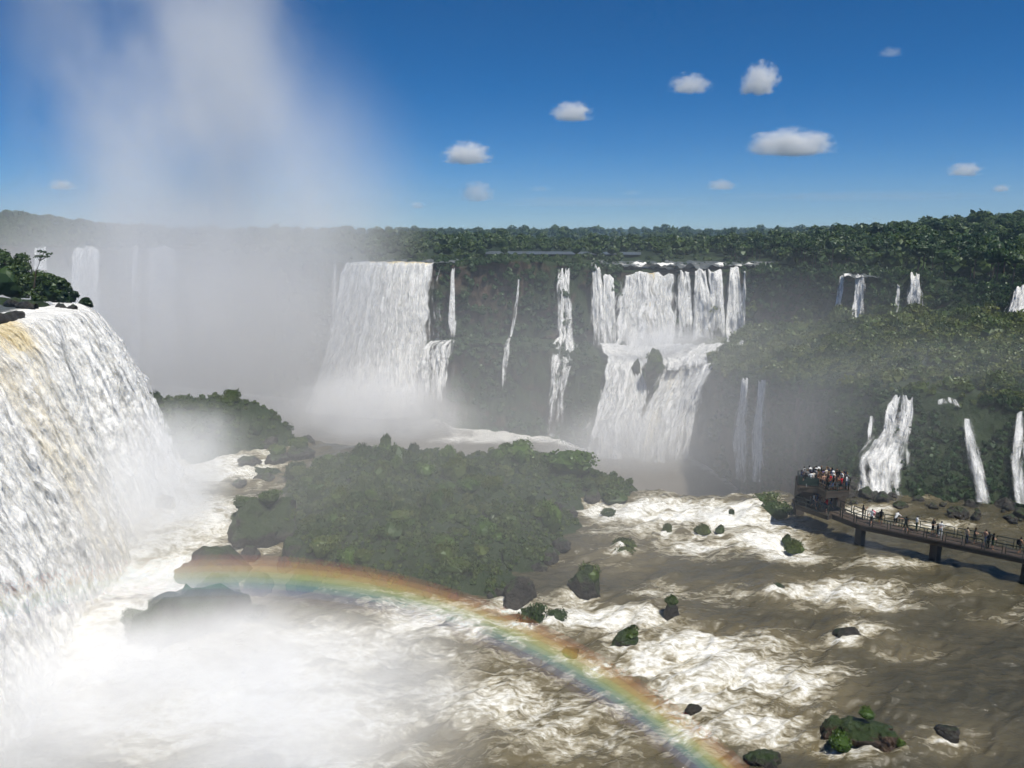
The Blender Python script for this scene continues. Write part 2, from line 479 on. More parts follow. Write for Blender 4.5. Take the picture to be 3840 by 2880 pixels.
# ------------------------------------------------------------------ water levels
FOAM = [  # px, py, rx, ry, strength : where the photograph's white water lies on the shelf
    (230, 460, 70, 30, .9), (190, 520, 60, 40, 1.0), (120, 560, 110, 45, 1.0), (60, 640, 150, 80, 1.0), (150, 700, 190, 70, .95), (310, 670, 110, 60, .75),
    (330, 735, 150, 60, .78), (470, 700, 110, 60, .62), (420, 640, 90, 40, .7), (560, 740, 110, 50, .60), (300, 556, 18, 12, .9), (540, 690, 60, 30, .45),
    (600, 508, 34, 12, .85), (660, 512, 80, 16, .95), (740, 515, 60, 18, .9), (770, 540, 45, 14, .9), (700, 545, 60, 14, .62), (640, 530, 60, 12, .6),
    (690, 505, 70, 10, .85), (790, 556, 30, 8, .7), (620, 560, 70, 20, .4),
    (590, 620, 60, 22, .8), (650, 622, 50, 18, .62), (700, 650, 70, 30, .75), (640, 665, 60, 18, .7), (730, 680, 85, 34, .85), (690, 690, 45, 28, .88), (770, 650, 60, 26, .6),
    (800, 690, 60, 30, .66), (760, 725, 60, 26, .78), (700, 730, 50, 28, .7), (830, 590, 70, 16, .72), (870, 605, 50, 10, .6), (860, 632, 34, 12, .66), (905, 650, 45, 14, .48),
    (890, 565, 50, 8, .5), (950, 590, 60, 10, .3), (800, 600, 60, 18, .35), (960, 740, 60, 24, .38), (860, 750, 40, 14, .5), (1000, 620, 40, 14, .3),
    (560, 655, 40, 14, .7), (520, 640, 30, 12, .6), (870, 510, 40, 6, .75), (930, 525, 50, 5, .6), (960, 510, 60, 10, .12), (1000, 530, 40, 10, .2), (925, 497, 20, 5, .6),
    (720, 590, 60, 20, .3), (660, 590, 40, 16, .45), (545, 560, 30, 8, .4), (640, 730, 40, 30, .45)]
FOAM += [(x - w_ * .15, y + 2, w_ * .62, 5 + w_ * .06, .80) for x, y, w_ in [(178,640,116),(208,584,88),(131,512,38),(160,508,26),(256,544,88),(250,621,32),(520,603,40),(586,594,36),(626,648,34),(672,619,20),(693,714,18),(778,592,22),(950,738,28),(850,640,34),(866,744,90),(532,626,36),(556,620,25),(609,516,20),(668,531,16),(704,533,22),(720,532,14),(776,514,34),(796,551,26),(625,550,40)]]   # water breaking round the rocks
NU, NV = 720, 520
u2 = np.linspace(-UM, UM, NU)
v2 = np.linspace(0, 1, NV)
edge = LY(L_EDGE, u2)
bl = sstep(.415, .45, u2); edge = (edge + .6) * (1 - bl) + np.minimum(LY(L_FOOT, u2) + 4, 101.0) * bl
WY = 22 * (edge[None, :] / 22) ** v2[:, None]
WX = WY * u2[None, :]
WV = np.stack([WX, WY, np.full_like(WX, Z_SHELF)], -1).reshape(-1, 3)
# photo direction of each point, used once to look up the foam map
def to_px(V):
    c, s = math.cos(PITCH), math.sin(PITCH)
    d = V[:, 1] * c - V[:, 2] * s
    up = V[:, 1] * s + V[:, 2] * c
    return CX + F_PX * V[:, 0] / d, CY - F_PX * up / d
wpx, wpy = to_px(WV)
fo = np.zeros(len(WV))
for (x, y, rx, ry, k) in FOAM:
    g = k * np.exp(-(((wpx - x) / rx) ** 2 + ((wpy - y) / ry) ** 2) * .9)
    fo = np.maximum(fo, g) + .12 * np.minimum(fo, g)
fo = np.clip(fo + .17, 0, 1.05)
fl = np.stack([WV[:, 0] * .8 + WV[:, 1] * .6, -WV[:, 0] * .6 + WV[:, 1] * .8, WV[:, 2]], -1)
wv = fbm(fl / np.array([5.5, 2.6, 9]), 3) * .42 + (1 - np.abs(fbm(fl / np.array([3.2, 1.6, 5]) + 9, 3))) * .38
WV[:, 2] += (wv - .25) * (.34 + 1.15 * fo)
wm = mesh_np('river', WV, grid_faces(NV, NU)); attr(wm, 'foam', fo)
kind(link('river', wm, M['river']), 'structure')

# canyon pool
px_ = np.linspace(-330, 150, 200); py_ = np.linspace(96, 385, 140)
GX, GY = np.meshgrid(px_, py_)
PV = np.stack([GX, GY, np.full_like(GX, Z_POOL)], -1).reshape(-1, 3)
ft = LY(L_FOOT, np.clip(PV[:, 0] / PV[:, 1], -.9, .9)) - PV[:, 1]
pf = .75 * np.exp(-np.clip(ft, 0, 99) / 9) + .5 * np.exp(-((PV[:, 0] + 15) / 30) ** 2 - ((PV[:, 1] - 255) / 8) ** 2)
PV[:, 2] += fbm(PV / 4.0, 3) * .25
pm = mesh_np('pool', PV, grid_faces(140, 200)); attr(pm, 'foam', pf)
kind(link('pool_water', pm, M['pool']), 'structure')

# river on the plateau, seen as pale strips behind the falls
def sheet(name, pts, z, mat, foam, n=40, m=30, rough=.1):
    a, b, c, d = [np.array(q, float) for q in pts]
    s = np.linspace(0, 1, n)[None, :, None]; t = np.linspace(0, 1, m)[:, None, None]
    V = (a * (1 - s) + b * s) * (1 - t) + (d * (1 - s) + c * s) * t
    V = np.concatenate([V, np.full(V.shape[:2] + (1,), z)], -1).reshape(-1, 3)
    V[:, 2] += fbm(V / np.array([3., 1.5, 3]), 3) * rough
    me = mesh_np(name, V, grid_faces(m, n)); attr(me, 'foam', foam(V) if callable(foam) else np.full(len(V), foam))
    return kind(link(name, me, mat), 'structure')
def uy(px, Y): return (px - CX) / 755.0 * Y, Y
def fo_up(V):
    return .10 + .32 * np.exp(-((V[:, 1] - 289) / 5.0) ** 2) + .45 * noise(V / np.array([6., 3., 9.])) + .45 * np.exp(-((V[:, 0] - 52) / 9.0) ** 2 - ((V[:, 1] - 293) / 5.0) ** 2)
sheet('upper_river', [uy(340, 300.5), uy(462, 294), uy(470, 318), uy(372, 322)], Z_TOP + .2, M['upper'], fo_up, 120, 40, .5)
sheet('upper_river', [uy(590, 286), uy(750, 280), uy(775, 305), uy(598, 312)], Z_TOP - .5, M['upper'], fo_up, 140, 60, 1.1)
sheet('upper_river', [uy(480, 362), uy(640, 352), uy(640, 388), uy(490, 405)], Z_TOP + 1.2, M['upper'], .0, 60, 30, .05)
sheet('upper_river', [uy(845, 219), uy(880, 215), uy(880, 226), uy(842, 229)], Z_TOP + .1, M['upper'], lambda V: .35 + .5 * noise(V / 2.0), 50, 30, .7)
def fo_left(V): return .15 + .75 * sstep(-66, -58, V[:, 0]) + .5 * noise(V / np.array([7., 2.5, 5.]))
sheet('upper_river', [(-150, 40), (-51, 40), (-57.5, 99), (-150, 104)], Z_LIP - .35, M['upper'], fo_left, 160, 140, .35)

# ------------------------------------------------------------------ waterfalls
def fall(name, rws, nu, nv, mat, label, disp=.5, dsc=(1.2, 3.0), cover=.9, edge=.18, tint=0.0, tintlen=.3, bottom=.55, arc=True, veil=None, parent=None, group=None, dgrow=1.0, seed=0.0, topfray=1.0, shell=.56):
    """rws: rows of world points from the lip to the foot, all rows with the same number of points"""
    rws = [np.array(r, float) for r in rws]
    cols = [resample_row(r, nu) for r in rws]
    G = np.array(cols)                                # rows x nu x 3
    k = len(rws)
    tt = np.linspace(0, 1, nv)
    if k == 2 and arc:                                # free fall: level at the lip, then a parabola
        h = tt[:, None]
        V = np.zeros((nv, nu, 3))
        for c in (0, 1): V[..., c] = G[0, :, c] * (1 - h) + G[1, :, c] * h
        V[..., 2] = G[0, :, 2] + (G[1, :, 2] - G[0, :, 2]) * (.06 * h + .94 * h ** 1.85)
    else:
        f = tt * (k - 1); i = np.minimum(f.astype(int), k - 2); q = (f - i)[:, None, None]
        Gm = np.concatenate([G[:1] * 2 - G[1:2], G, G[-1:] * 2 - G[-2:-1]])
        p0, p1, p2, p3_ = Gm[i], Gm[i + 1], Gm[i + 2], Gm[i + 3]
        cat = .5 * ((2 * p1) + (-p0 + p2) * q + (2 * p0 - 5 * p1 + 4 * p2 - p3_) * q ** 2 + (-p0 + 3 * p1 - 3 * p2 + p3_) * q ** 3)
        lin = p1 * (1 - q) + p2 * q
        V = lin * .55 + cat * .45
    du = np.gradient(V, axis=1); dv = np.gradient(V, axis=0)
    N = np.cross(du, dv); N /= np.linalg.norm(N, axis=-1, keepdims=True) + 1e-9
    mid = V[nv // 2, nu // 2]
    if np.dot(N[nv // 2, nu // 2], -mid) < 0: N = -N
    fu = np.cumsum(np.r_[0, np.linalg.norm(np.diff(V[nv // 2], axis=0), axis=-1)])[None, :].repeat(nv, 0)
    fv = np.cumsum(np.concatenate([np.zeros((1, nu)), np.linalg.norm(np.diff(V, axis=0), axis=-1)]), 0)
    q = np.stack([fu / dsc[0], fv / dsc[1], fv * 0 + seed], -1).reshape(-1, 3)
    dsp = fbm(q * np.array([1.0, .5, 1.0]), 4, .55) * .55 + fbm(q * .35 + 5, 2) * .7 + billow(q * 1.6, 3, .55) * .30
    grow = (.15 + .85 * np.minimum(1, fv / 6.0)).reshape(-1) * dgrow
    wid = np.linalg.norm(V[:, -1] - V[:, 0], axis=-1)
    lat = fbm(np.stack([np.linspace(0, 3, nu)[None, :].repeat(nv, 0) * .6 + seed, fv / 5.0, fv * 0], -1).reshape(-1, 3), 3).reshape(nv, nu)
    side = (V[:, -1] - V[:, 0]) / (wid[:, None] + 1e-6)
    V = V + side[:, None, :] * (lat * np.clip(wid[:, None] * .05, .08, .6) * sstep(0, .12, tt)[:, None])[..., None]
    Vf = V.reshape(-1, 3) + N.reshape(-1, 3) * (dsp * disp * grow)[:, None]
    me = mesh_np(name, Vf, grid_faces(nv, nu))
    s = np.linspace(0, 1, nu)[None, :].repeat(nv, 0)
    ed = np.minimum(sstep(0, edge, s), sstep(0, edge, 1 - s)) if edge > 0 else 1.0
    t2 = tt[:, None].repeat(nu, 1)
    cov = cover * (.30 + .70 * ed) - bottom * sstep(.72, 1, t2) 
    tl = .015 + .10 * np.clip(fbm(np.stack([fu / 1.3 + seed, fu * 0, fu * 0], -1).reshape(-1, 3), 3).reshape(nv, nu) + .1, 0, 1)
    cov = cov - 1.0 * (1 - sstep(tl * .4, tl, t2)) * topfray
    if veil is not None: cov = cov * veil(s, t2)
    attr(me, 'fu', fu + seed * 7); attr(me, 'fv', fv); attr(me, 'cover', cov)
    tn = tint(s, t2) if callable(tint) else tint * (1 - sstep(0, tintlen, t2))
    attr(me, 'tint', tn + 0 * s)
    o = link(name, me, mat, parent)
    if parent is None:
        tag(o, label, 'waterfall', group)
        if shell and name == 'waterfall':             # loose spray flying off the sides and the front
            ex = []
            for i, r in enumerate(rws):
                c = r.mean(0); q = c + (r - c) * np.array([1 + .10 + .30 * i / (k - 1)] * 2 + [1.0])
                q[:, 1] -= .35 + .5 * i / (k - 1); ex.append(q)
            fall('spray_layer', ex[1:] if k > 2 else ex, max(10, nu // 2), max(24, nv // 2), M['veil'], '', disp=disp * .8, dsc=dsc, cover=shell * min(1, cover), edge=.42, tint=0.0, bottom=bottom * .4, parent=o, seed=seed + 1.7)
    return o

def resample_row(r, n):
    s = np.linspace(0, 1, len(r)); q = np.linspace(0, 1, n)
    return np.stack([np.interp(q, s, r[:, c]) for c in range(3)], -1)

# the big fall on the left
flip, _ = resample(np.array([(-50.2, 40), (-52.6, 60), (-55.0, 72), (-54.7, 80), (-54.0, 86), (-53.7, 91), (-55.6, 98), (-58.5, 101.5)], float), 60)
ffoot, _ = resample(np.array([(-32, 37), (-36, 50), (-39.5, 62), (-41.5, 73), (-43.5, 81), (-45.5, 89), (-45.5, 96), (-47.5, 103)], float), 60)
back = flip.copy(); back[:, 0] -= 4
def tint_left(s, t): return .22 + .62 * np.exp(-((s - .625) / .045) ** 2) * (1 - sstep(.12, .5, t)) + .28 * np.exp(-((s - .53) / .05) ** 2) * (1 - .3 * t) + .15 * np.exp(-((s - .62) / .05) ** 2) - .25 * sstep(.7, .8, s)
r0 = np.c_[back, np.full(60, Z_LIP - .1)]
flx = [r0, np.c_[flip, np.full(60, Z_LIP - .25)]]
for h in (.12, .26, .42, .60, .80, 1.0):
    q = flip * (1 - h) + ffoot * h
    flx.append(np.c_[q, np.full(60, Z_LIP - .25 - 25.5 * (.12 * h + .88 * h ** 1.7))])
# a crease between the two halves of the curtain
s60 = np.linspace(0, 1, 60)
for i, r in enumerate(flx[2:]):
    dent = np.exp(-((s60 - (.77 - .012 * i)) / .03) ** 2)
    r[:, 0] -= dent * min(2.4, .7 + .5 * i)
    r[:, 0] += np.sin(s60 * 46) * .25 * min(1, i / 3)
fall('waterfall', flx, 440, 330, M['fall_near'], 'massive white and tan waterfall pouring down the left edge of the picture',
     disp=.22, dsc=(.95, 1.5), cover=1.5, edge=.02, tint=tint_left, bottom=0, topfray=0, shell=0,
     veil=lambda s, t: 1 - .62 * np.exp(-((s - (.775 - .05 * t)) / .014) ** 2) * sstep(.12, .3, t) * (1 - sstep(.75, .95, t)))

near_fall = [o for o in COL.objects if o.name.startswith('waterfall')][0]
for k_, (off, cv_, sd_) in enumerate(((.45, .56, 2.0), (.95, .44, 5.0))):
    rr = []
    for i, r in enumerate(flx[1:]):
        q = r.copy(); g_ = off * min(1.0, i / 2.5); q[:, 0] += g_ * .85; q[:, 1] -= g_ * .3; q[:, 2] += g_ * .35; rr.append(q)
    fall('spray_layer', rr, 380, 260, M['shell'], '', disp=.35, dsc=(1.0, 1.6), cover=cv_, edge=.04, tint=tint_left, bottom=0, parent=near_fall, seed=sd_)

def lipY(px, py): 
    u = (px - CX) / (F_PX * math.cos(PITCH) + (CY - py) * math.sin(PITCH)); return float(LY(L_LIP, u))
_tx, _ty = to_px(TERR.reshape(-1, 3)); TPY = _ty.reshape(TERR.shape[:2])
_low_row = 14 + 8 + 10
def hit_Y(px, py):
    """depth at which the canyon wall is met in the direction (px,py)"""
    y_ = CY - py; u = (px - CX) / (F_PX * math.cos(PITCH) + y_ * math.sin(PITCH))
    c0 = int(round((u + UM) / (2 * UM) * (NC - 1))); best = 1e9
    for c in range(max(0, c0 - 4), min(NC, c0 + 5), 2):
        col = TPY[_low_row:, c]; k = np.nonzero(col <= py)[0]
        if len(k): best = min(best, TERR[_low_row + k[0], c, 1])
    return best
def W(px, py, Y, gap=None):
    h = hit_Y(px, py); g = gap if gap is not None else (.9 if Y < 120 else 1.8)
    return P(px, py, Y=min(Y, h - g))

# broad central fall
def ct(s, t): return (1.0 * np.exp(-((s - .86) / .16) ** 2) + .85 * np.exp(-((s - .55) / .22) ** 2) + .4 * np.exp(-((s - .3) / .06) ** 2)) * (1 - sstep(.02, .30, t))
fall('waterfall', [[W(346, 262, 302), W(390, 261, 300), W(434, 262, 298)], [W(343, 265, 296), W(390, 265, 294), W(433, 265, 292)], [W(335, 300, 294), W(385, 300, 291), W(429, 300, 289)],
     [W(328, 340, 292), W(378, 340, 289), W(428, 340, 287)], [W(318, 375, 290), W(374, 375, 286), W(426, 375, 285)], [W(300, 412, 288), W(370, 418, 282), W(432, 416, 282)]],
     210, 260, M['fall'], 'widest far waterfall, a broad white curtain with a tan lip at mid picture', disp=.6, dsc=(1.8, 7.0), cover=1.15, edge=.05, tint=ct, seed=3)
# lower right skirt of the central fall and the slim fall beside it
fall('waterfall', [[W(451, 266, 288), W(455, 266, 288)], [W(449, 300, 286), W(455, 300, 286)], [W(447.5, 337, 284.5), W(456, 337, 284.5)]], 20, 90, M['fall'],
     'slim straight waterfall just right of the broad central curtain, upper drop', disp=.3, cover=1.0, edge=.2, seed=5)
fall('waterfall', [[W(428, 341, 287), W(452, 339, 284), W(457, 338, 284)], [W(421, 350, 283), W(440, 345, 280), W(455, 345, 280)], [W(417, 380, 281), W(436, 375, 277), W(449, 375, 277)], [W(414, 412, 280), W(432, 412, 274), W(446, 414, 274)]],
     60, 120, M['veil'], 'streaky fall off the ledge at the right foot of the broad central curtain', disp=.7, cover=.62, edge=.1, seed=6)
fall('waterfall', [[W(517.5, 278, 286), W(520, 278, 286)], [W(515, 300, 284), W(519, 300, 284)], [W(509, 335, 280), W(513, 335, 280)], [W(503, 345, 276.5), W(511, 343, 276.5)], [W(501, 380, 271), W(507, 380, 271)], [W(498, 414, 267), W(505, 414, 267)]],
     16, 140, M['veil'], 'thread-thin waterfall trickling down the green wall between larger falls', disp=.25, cover=.6, edge=.3, seed=8)
fall('waterfall', [[W(559, 267, 287), W(570, 266, 287)], [W(555, 285, 283), W(571, 283, 283)], [W(556, 310, 281), W(572, 305, 281)], [W(557, 336, 277.5), W(573, 334, 277.5)], [W(551, 345, 273), W(575, 345, 273)],
     [W(550, 372, 265), W(570, 372, 265)], [W(546, 405, 260), W(566, 405, 260)], [W(542, 436, 256), W(566, 437, 256)]], 60, 240, M['veil'],
     'tall stepped white cascade left of the twin-level falls, reaching the pool', disp=.7, cover=.68, edge=.15, seed=11,
     veil=lambda s, t: 1 - .75 * np.exp(-((s - .52) / (.06 + .1 * t)) ** 2) * sstep(.45, .6, t))

# upper row of the twin-level falls
def U(name, a, b, a2, b2, py0, py1, label, cover=1.0, mat='fall', disp=.35, seed=1, tint=0.0, nu=None, front=2.0, base=None, veil=None, bottom=.4):
    rg = np.random.default_rng(int(seed) + 500)
    nc = 3 if b - a < 8 else 6 if b - a < 20 else 11
    fr = np.linspace(0, 1, nc); jy = rg.normal(size=nc) * (1.0 if nc < 6 else 1.3); jb = rg.normal(size=nc) * 3.0
    if nc > 6: jy = jy + 7 * np.abs(fr - .55) ** 2.2 * 2.2
    def row(k, back=0.0):
        o = []
        for f_, dj, db in zip(fr, jy, jb):
            x = (a + (b - a) * f_) * (1 - k) + (a2 + (b2 - a2) * f_) * k
            y = (py0 + dj) * (1 - k) + (py1 + db) * k
            Yl = lipY(a + (b - a) * f_, py0)
            o.append(W(x, y, Yl - front - 5 * k + rg.normal() * .25) if back == 0 else P(x, y - 1.3, Y=Yl + back))
        return o
    rws = [row(0, 2.0)] + [row(k) for k in (0, .12, .28, .45, .62, .8, 1.0)]
    return fall('waterfall', rws, nu or max(14, int((b2 - a2) * 2.2)), 130, M[mat], label, disp=disp, dsc=(1.6, 4.5), cover=cover, edge=.12, tint=tint, seed=seed, veil=veil, bottom=bottom)
U('w', 592, 601, 592, 610, 268, 344, 'narrow white fall at the left end of the twin-level falls', seed=21, cover=.92)
U('w', 603, 614, 602, 618, 277, 346, 'second narrow fall joining the left end of the twin-level falls', seed=23, cover=.86)
U('w', 622, 674, 611, 676, 273, 345, 'wide upper curtain with a golden stripe in the twin-level falls', seed=25, cover=1.0, disp=.45,
  tint=lambda s, t: .85 * np.exp(-((s - .60 + .02 * t) / .08) ** 2) * (1 - .45 * t))
U('w', 679, 690, 676, 695, 272, 338, 'thin misty fall right of the golden-striped curtain', cover=.66, mat='veil', seed=27)
U('w', 695, 706, 691, 717, 270, 340, 'left one of the paired plunges right of the golden-striped curtain', seed=29, cover=.95)
U('w', 708, 723, 710, 728, 271, 340, 'right one of the paired plunges, with a round shoulder half way up', seed=31, cover=.86)
U('w', 730, 739, 725, 746, 268, 348, 'rightmost full plunge of the twin-level falls, creamy white', seed=33, cover=.98, tint=.4)
U('w', 743.5, 746, 740, 746, 273, 330, 'hair-thin trickle beside the rightmost plunge of the twin-level falls', cover=.55, mat='veil', seed=35, disp=.15)
# churning water on the ledge between the two levels
def ledge():
    a = [W(598, 343, 280), W(650, 344, 280), W(740, 342, 276)]
    b = [W(601, 349, 272), W(640, 352, 272), W(732, 349, 262)]
    c = [W(608, 356, 264), W(650, 361, 259), W(710, 359, 250)]
    d_ = [W(605, 366, 258), W(648, 371, 254), W(708, 368, 246)]
    o = fall('ledge_water', [a, b, c, d_], 160, 60, M['fall'], '', disp=.4, dsc=(2.5, 2.5), cover=.95, edge=.04, seed=40, dgrow=1.0, tint=.15)
    del o['category']; kind(o, 'structure', 'churning white water on the ledge between the two levels of falls')
ledge()
fall('waterfall', [[W(607, 355, 264), W(628, 358, 261), W(643, 360, 260)], [W(606, 366, 256), W(626, 366, 253), W(642, 368, 253)], [W(602, 388, 251), W(622, 390, 248), W(646, 392, 248)], [W(594, 420, 245), W(616, 420, 241), W(643, 420, 241)], [W(584, 463, 236), W(614, 463, 233), W(646, 464, 233)]],
     110, 190, M['fall'], 'left lower plunge below the ledge of the twin-level falls', disp=.6, dsc=(1.5, 4.5), cover=1.0, edge=.08, seed=42, tint=lambda s, t: .35 * np.exp(-((s - .4) / .2) ** 2) * (1 - t),
     veil=lambda s, t: 1 - .55 * np.exp(-((s - .52) / .05) ** 2) * sstep(.25, .4, t) * (1 - sstep(.6, .8, t)))
fall('waterfall', [[W(658, 358, 258), W(686, 360, 253), W(722, 356, 249)], [W(662, 372, 252), W(688, 372, 246), W(718, 363, 243)], [W(653, 392, 248), W(680, 392, 243), W(706, 384, 241)], [W(640, 420, 242), W(670, 420, 237), W(695, 414, 238)], [W(632, 464, 233), W(660, 463, 230), W(693, 458, 234)]],
     130, 190, M['fall'], 'right lower plunge below the ledge, slanting and tan tinged', disp=.6, dsc=(1.5, 4.5), cover=1.02, edge=.08, seed=44, tint=lambda s, t: .45 * np.exp(-((s - .3) / .25) ** 2))
# thin pair further right on the dark lower wall
for a, b, a2, b2, y0, y1, Y0, lab, sd in ((740, 749, 730, 750, 377, 480, 190, 'left of two veil-like falls on the dark wall right of the twin-level falls', 50), (757, 767, 748, 767, 379, 482, 180, 'right of two veil-like falls on the dark wall right of the twin-level falls', 52)):
    fall('waterfall', [[W(a, y0, Y0 + 2), W(b, y0, Y0 + 2)], [W(a - 1, y0 + 18, Y0 + 3), W(b - 1, y0 + 18, Y0 + 3)], [W(a2 + 4, y0 + 55, Y0 + 8), W(b2 - 4, y0 + 55, Y0 + 8)], [W(a2, y1, Y0 + 14), W(b2, y1, Y0 + 12)]],
         26, 130, M['veil'], lab, disp=.3, cover=.88, edge=.3, seed=sd)
# small falls on the right upper wall
U('w', 839, 844, 834, 841, 276, 314, 'faint slanting fall on the upper right wall, left of a brighter one', cover=.7, mat='veil', seed=60, disp=.3, front=1.5)
U('w', 856, 866, 851, 864, 276, 321, 'bright slim fall on the upper right wall beneath small rapids', cover=.92, seed=62, disp=.4, front=1.5,
  veil=lambda s, t: 1 - .5 * sstep(.45, .8, s))
U('w', 897, 900, 894, 899, 285, 312, 'faint thread of water just left of the fan-shaped upper right fall', cover=.55, mat='veil', seed=64, disp=.2, front=1.5)
U('w', 911, 920, 904, 922, 275, 307, 'fan-shaped fall on the upper right wall', cover=.85, mat='veil', seed=66, disp=.4, front=1.5)
U('w', 1014, 1034, 1003, 1034, 287, 318, 'white fall cut off by the right edge of the picture, high up', cover=1.0, seed=68, disp=.5, front=1.5)
# near right falls behind the walkway
fall('waterfall', [[W(893, 394, 111), W(903, 394, 111), W(914, 396, 111)], [W(886, 408, 107.5), W(901, 410, 107.5), W(916, 408, 107.5)], [W(880, 430, 105), W(897, 430, 105), W(914, 430, 105)], [W(868, 447, 102), W(891, 447, 102), W(912, 447, 102.5)],
     [W(858, 462, 99.5), W(886, 464, 99.5), W(909, 464, 100)], [W(853, 490, 96.5), W(882, 494, 96), W(906, 498, 96)]],
     120, 200, M['veil'], 'broad lacy fall behind the crowded viewing deck, widening at its foot', disp=.45, dsc=(.8, 2.0), cover=.70, edge=.12, bottom=.15, seed=70,
     veil=lambda s, t: 1 - .7 * np.exp(-((s - .42) / .06) ** 2) * (1 - sstep(.3, .5, t)) - .3 * sstep(.75, 1, s) * sstep(.3, .6, t) - .38 * (.5 + .5 * np.sin(s * 26 + 3 * np.sin(t * 3))) * sstep(.35, .6, t))
fall('waterfall', [[W(870, 416, 108), W(873, 416, 108)], [W(867, 440, 104), W(872, 440, 104)]], 10, 50, M['veil'], 'short thread fall just left of the broad lacy fall', disp=.15, cover=.7, edge=.25, seed=72)
fall('waterfall', [[W(937, 400, 107.5), W(948, 397, 107.5), W(961, 401, 107.5)], [W(937, 406, 105.5), W(949, 402, 105.5), W(961, 411, 105.5)]], 40, 40, M['veil'], 'small twin spill above the slender right fall', disp=.3, cover=.58, edge=.25, bottom=.2, seed=74,
     veil=lambda s, t: 1 - .6 * np.exp(-((s - .4) / .1) ** 2))
fall('waterfall', [[W(963, 417, 104), W(972, 419, 104)], [W(963, 432, 102), W(976, 432, 102)], [W(966, 455, 99.5), W(980, 455, 99.5)], [W(970, 480, 96.5), W(987, 480, 96.5)], [W(972, 502, 94), W(991, 501, 94)]],
     40, 130, M['veil'], 'slender bright fall between the lacy fall and the right edge', disp=.3, dsc=(.8, 1.8), cover=.78, edge=.5, bottom=.15, seed=76)
fall('waterfall', [[W(1016, 411, 101), W(1026, 409, 101)], [W(1010, 440, 98), W(1026, 440, 98)], [W(1009, 465, 96), W(1022, 465, 96)], [W(1013, 500, 92.5), W(1022, 502, 92.5)]], 30, 120, M['veil'],
     'streaked fall touching the right edge behind the walkway', disp=.3, cover=.68, edge=.5, bottom=.15, seed=78)
# falls of the gorge behind the spray, far left
for a, b, lab, sd, cv in ((34, 47, 'pale fall in the spray just right of the dark leafy tree', 80, 1.0), (72, 100, 'wide pale fall half hidden by spray, far left', 82, 1.05), (133, 138, 'ghostly thin fall deep in the spray', 84, .8), (147, 176, 'wide ghostly fall deep in the spray, nearest the plume', 86, 1.0), (333, 337, 'faint thin fall left of the broad central curtain', 88, .6)):
    U('w', a, b, a - 5, b + 4, 248 if b < 200 else 262, 400, lab, cover=cv * .8, seed=sd, disp=.5, bottom=.9)

# ------------------------------------------------------------------ plants
def leaf_cloud(rng, centers, radii, n, size, droop=0.0, flat=.75, up=.25, inner=.75):
    """leaf-sized quads spread through the shells of several lobes"""
    V = []; Fq = []; rnd = []
    w = np.array([r[0] * r[0] for r in radii]); w = w / w.sum()
    idx = rng.choice(len(centers), n, p=w)
    d = rng.normal(size=(n, 3)); d /= np.linalg.norm(d, axis=1)[:, None]
    d[:, 2] = np.where(d[:, 2] < -.35, -d[:, 2], d[:, 2])
    rr = inner + (1 - inner) * rng.random(n) ** .6
    rr *= 1 + .16 * rng.normal(size=n)
    pos = centers[idx] + d * np.array(radii)[idx] * rr[:, None]
    nrm = d + rng.normal(size=(n, 3)) * .55 + np.array([0, 0, up])
    nrm /= np.linalg.norm(nrm, axis=1)[:, None]
    t = np.cross(nrm, rng.normal(size=(n, 3))); t /= np.linalg.norm(t, axis=1)[:, None] + 1e-9
    if droop > 0:
        t = t * (1 - droop) + np.array([0, 0, -1.0]) * droop + d * .4 * droop
        t /= np.linalg.norm(t, axis=1)[:, None]
    b = np.cross(nrm, t); b /= np.linalg.norm(b, axis=1)[:, None] + 1e-9
    s = size * (.6 + .8 * rng.random(n))[:, None]
    lw = .55 + .3 * rng.random((n, 1))
    q = np.stack([pos - t * s, pos + b * s * lw, pos + t * s, pos - b * s * lw], 1)
    q[:, 0] += nrm * s * .25; q[:, 2] -= nrm * s * .2
    V = q.reshape(-1, 3); Fq = np.arange(4 * n).reshape(n, 4)
    lr = np.repeat(rng.random(n), 4)
    return V, Fq, lr

def crown_arrays(rng, R0, n, size, lobes=7, h=.8, droop=0.0, spread=.62):
    cs = []; rs = []
    for k in range(lobes):
        a = rng.random() * 6.28; r = R0 * spread * math.sqrt(rng.random()) if k else 0
        z = R0 * h * (.35 + .55 * rng.random()) * (1 - .55 * (r / R0) ** 2)
        q = R0 * (.28 + .24 * rng.random()) if k else R0 * .55
        cs.append((math.cos(a) * r, math.sin(a) * r, z)); rs.append((q, q, q * .8))
    return leaf_cloud(rng, np.array(cs), rs, n, size, droop)

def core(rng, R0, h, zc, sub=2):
    """opaque lump inside a crown, inner shade painted as a dark leaf tone, so that the sky does not shine through all of it"""
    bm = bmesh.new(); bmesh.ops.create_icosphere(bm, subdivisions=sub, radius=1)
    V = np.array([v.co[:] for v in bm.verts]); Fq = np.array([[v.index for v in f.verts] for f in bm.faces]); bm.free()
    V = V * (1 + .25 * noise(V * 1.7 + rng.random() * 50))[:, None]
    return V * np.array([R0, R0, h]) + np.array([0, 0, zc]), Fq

def join(parts):
    """parts: (V, F3or4, leafrand) -> one triangle/quads list as quads (triangles repeat nothing: split quads)"""
    Vs = []; T = []; L = []; o = 0
    for V, Fq, lr in parts:
        Vs.append(V); L.append(lr if lr is not None else np.zeros(len(V)))
        if Fq.shape[1] == 4: T.append(np.concatenate([Fq[:, [0, 1, 2]], Fq[:, [0, 2, 3]]]) + o)
        else: T.append(Fq + o)
        o += len(V)
    return np.concatenate(Vs), np.concatenate(T), np.concatenate(L)

def veg_mesh(name, arrs, mat):
    V, T, L = join(arrs)
    me = mesh_np(name, V, T, smooth=False); attr(me, 'leafrand', L); me.materials.append(mat)
    return me

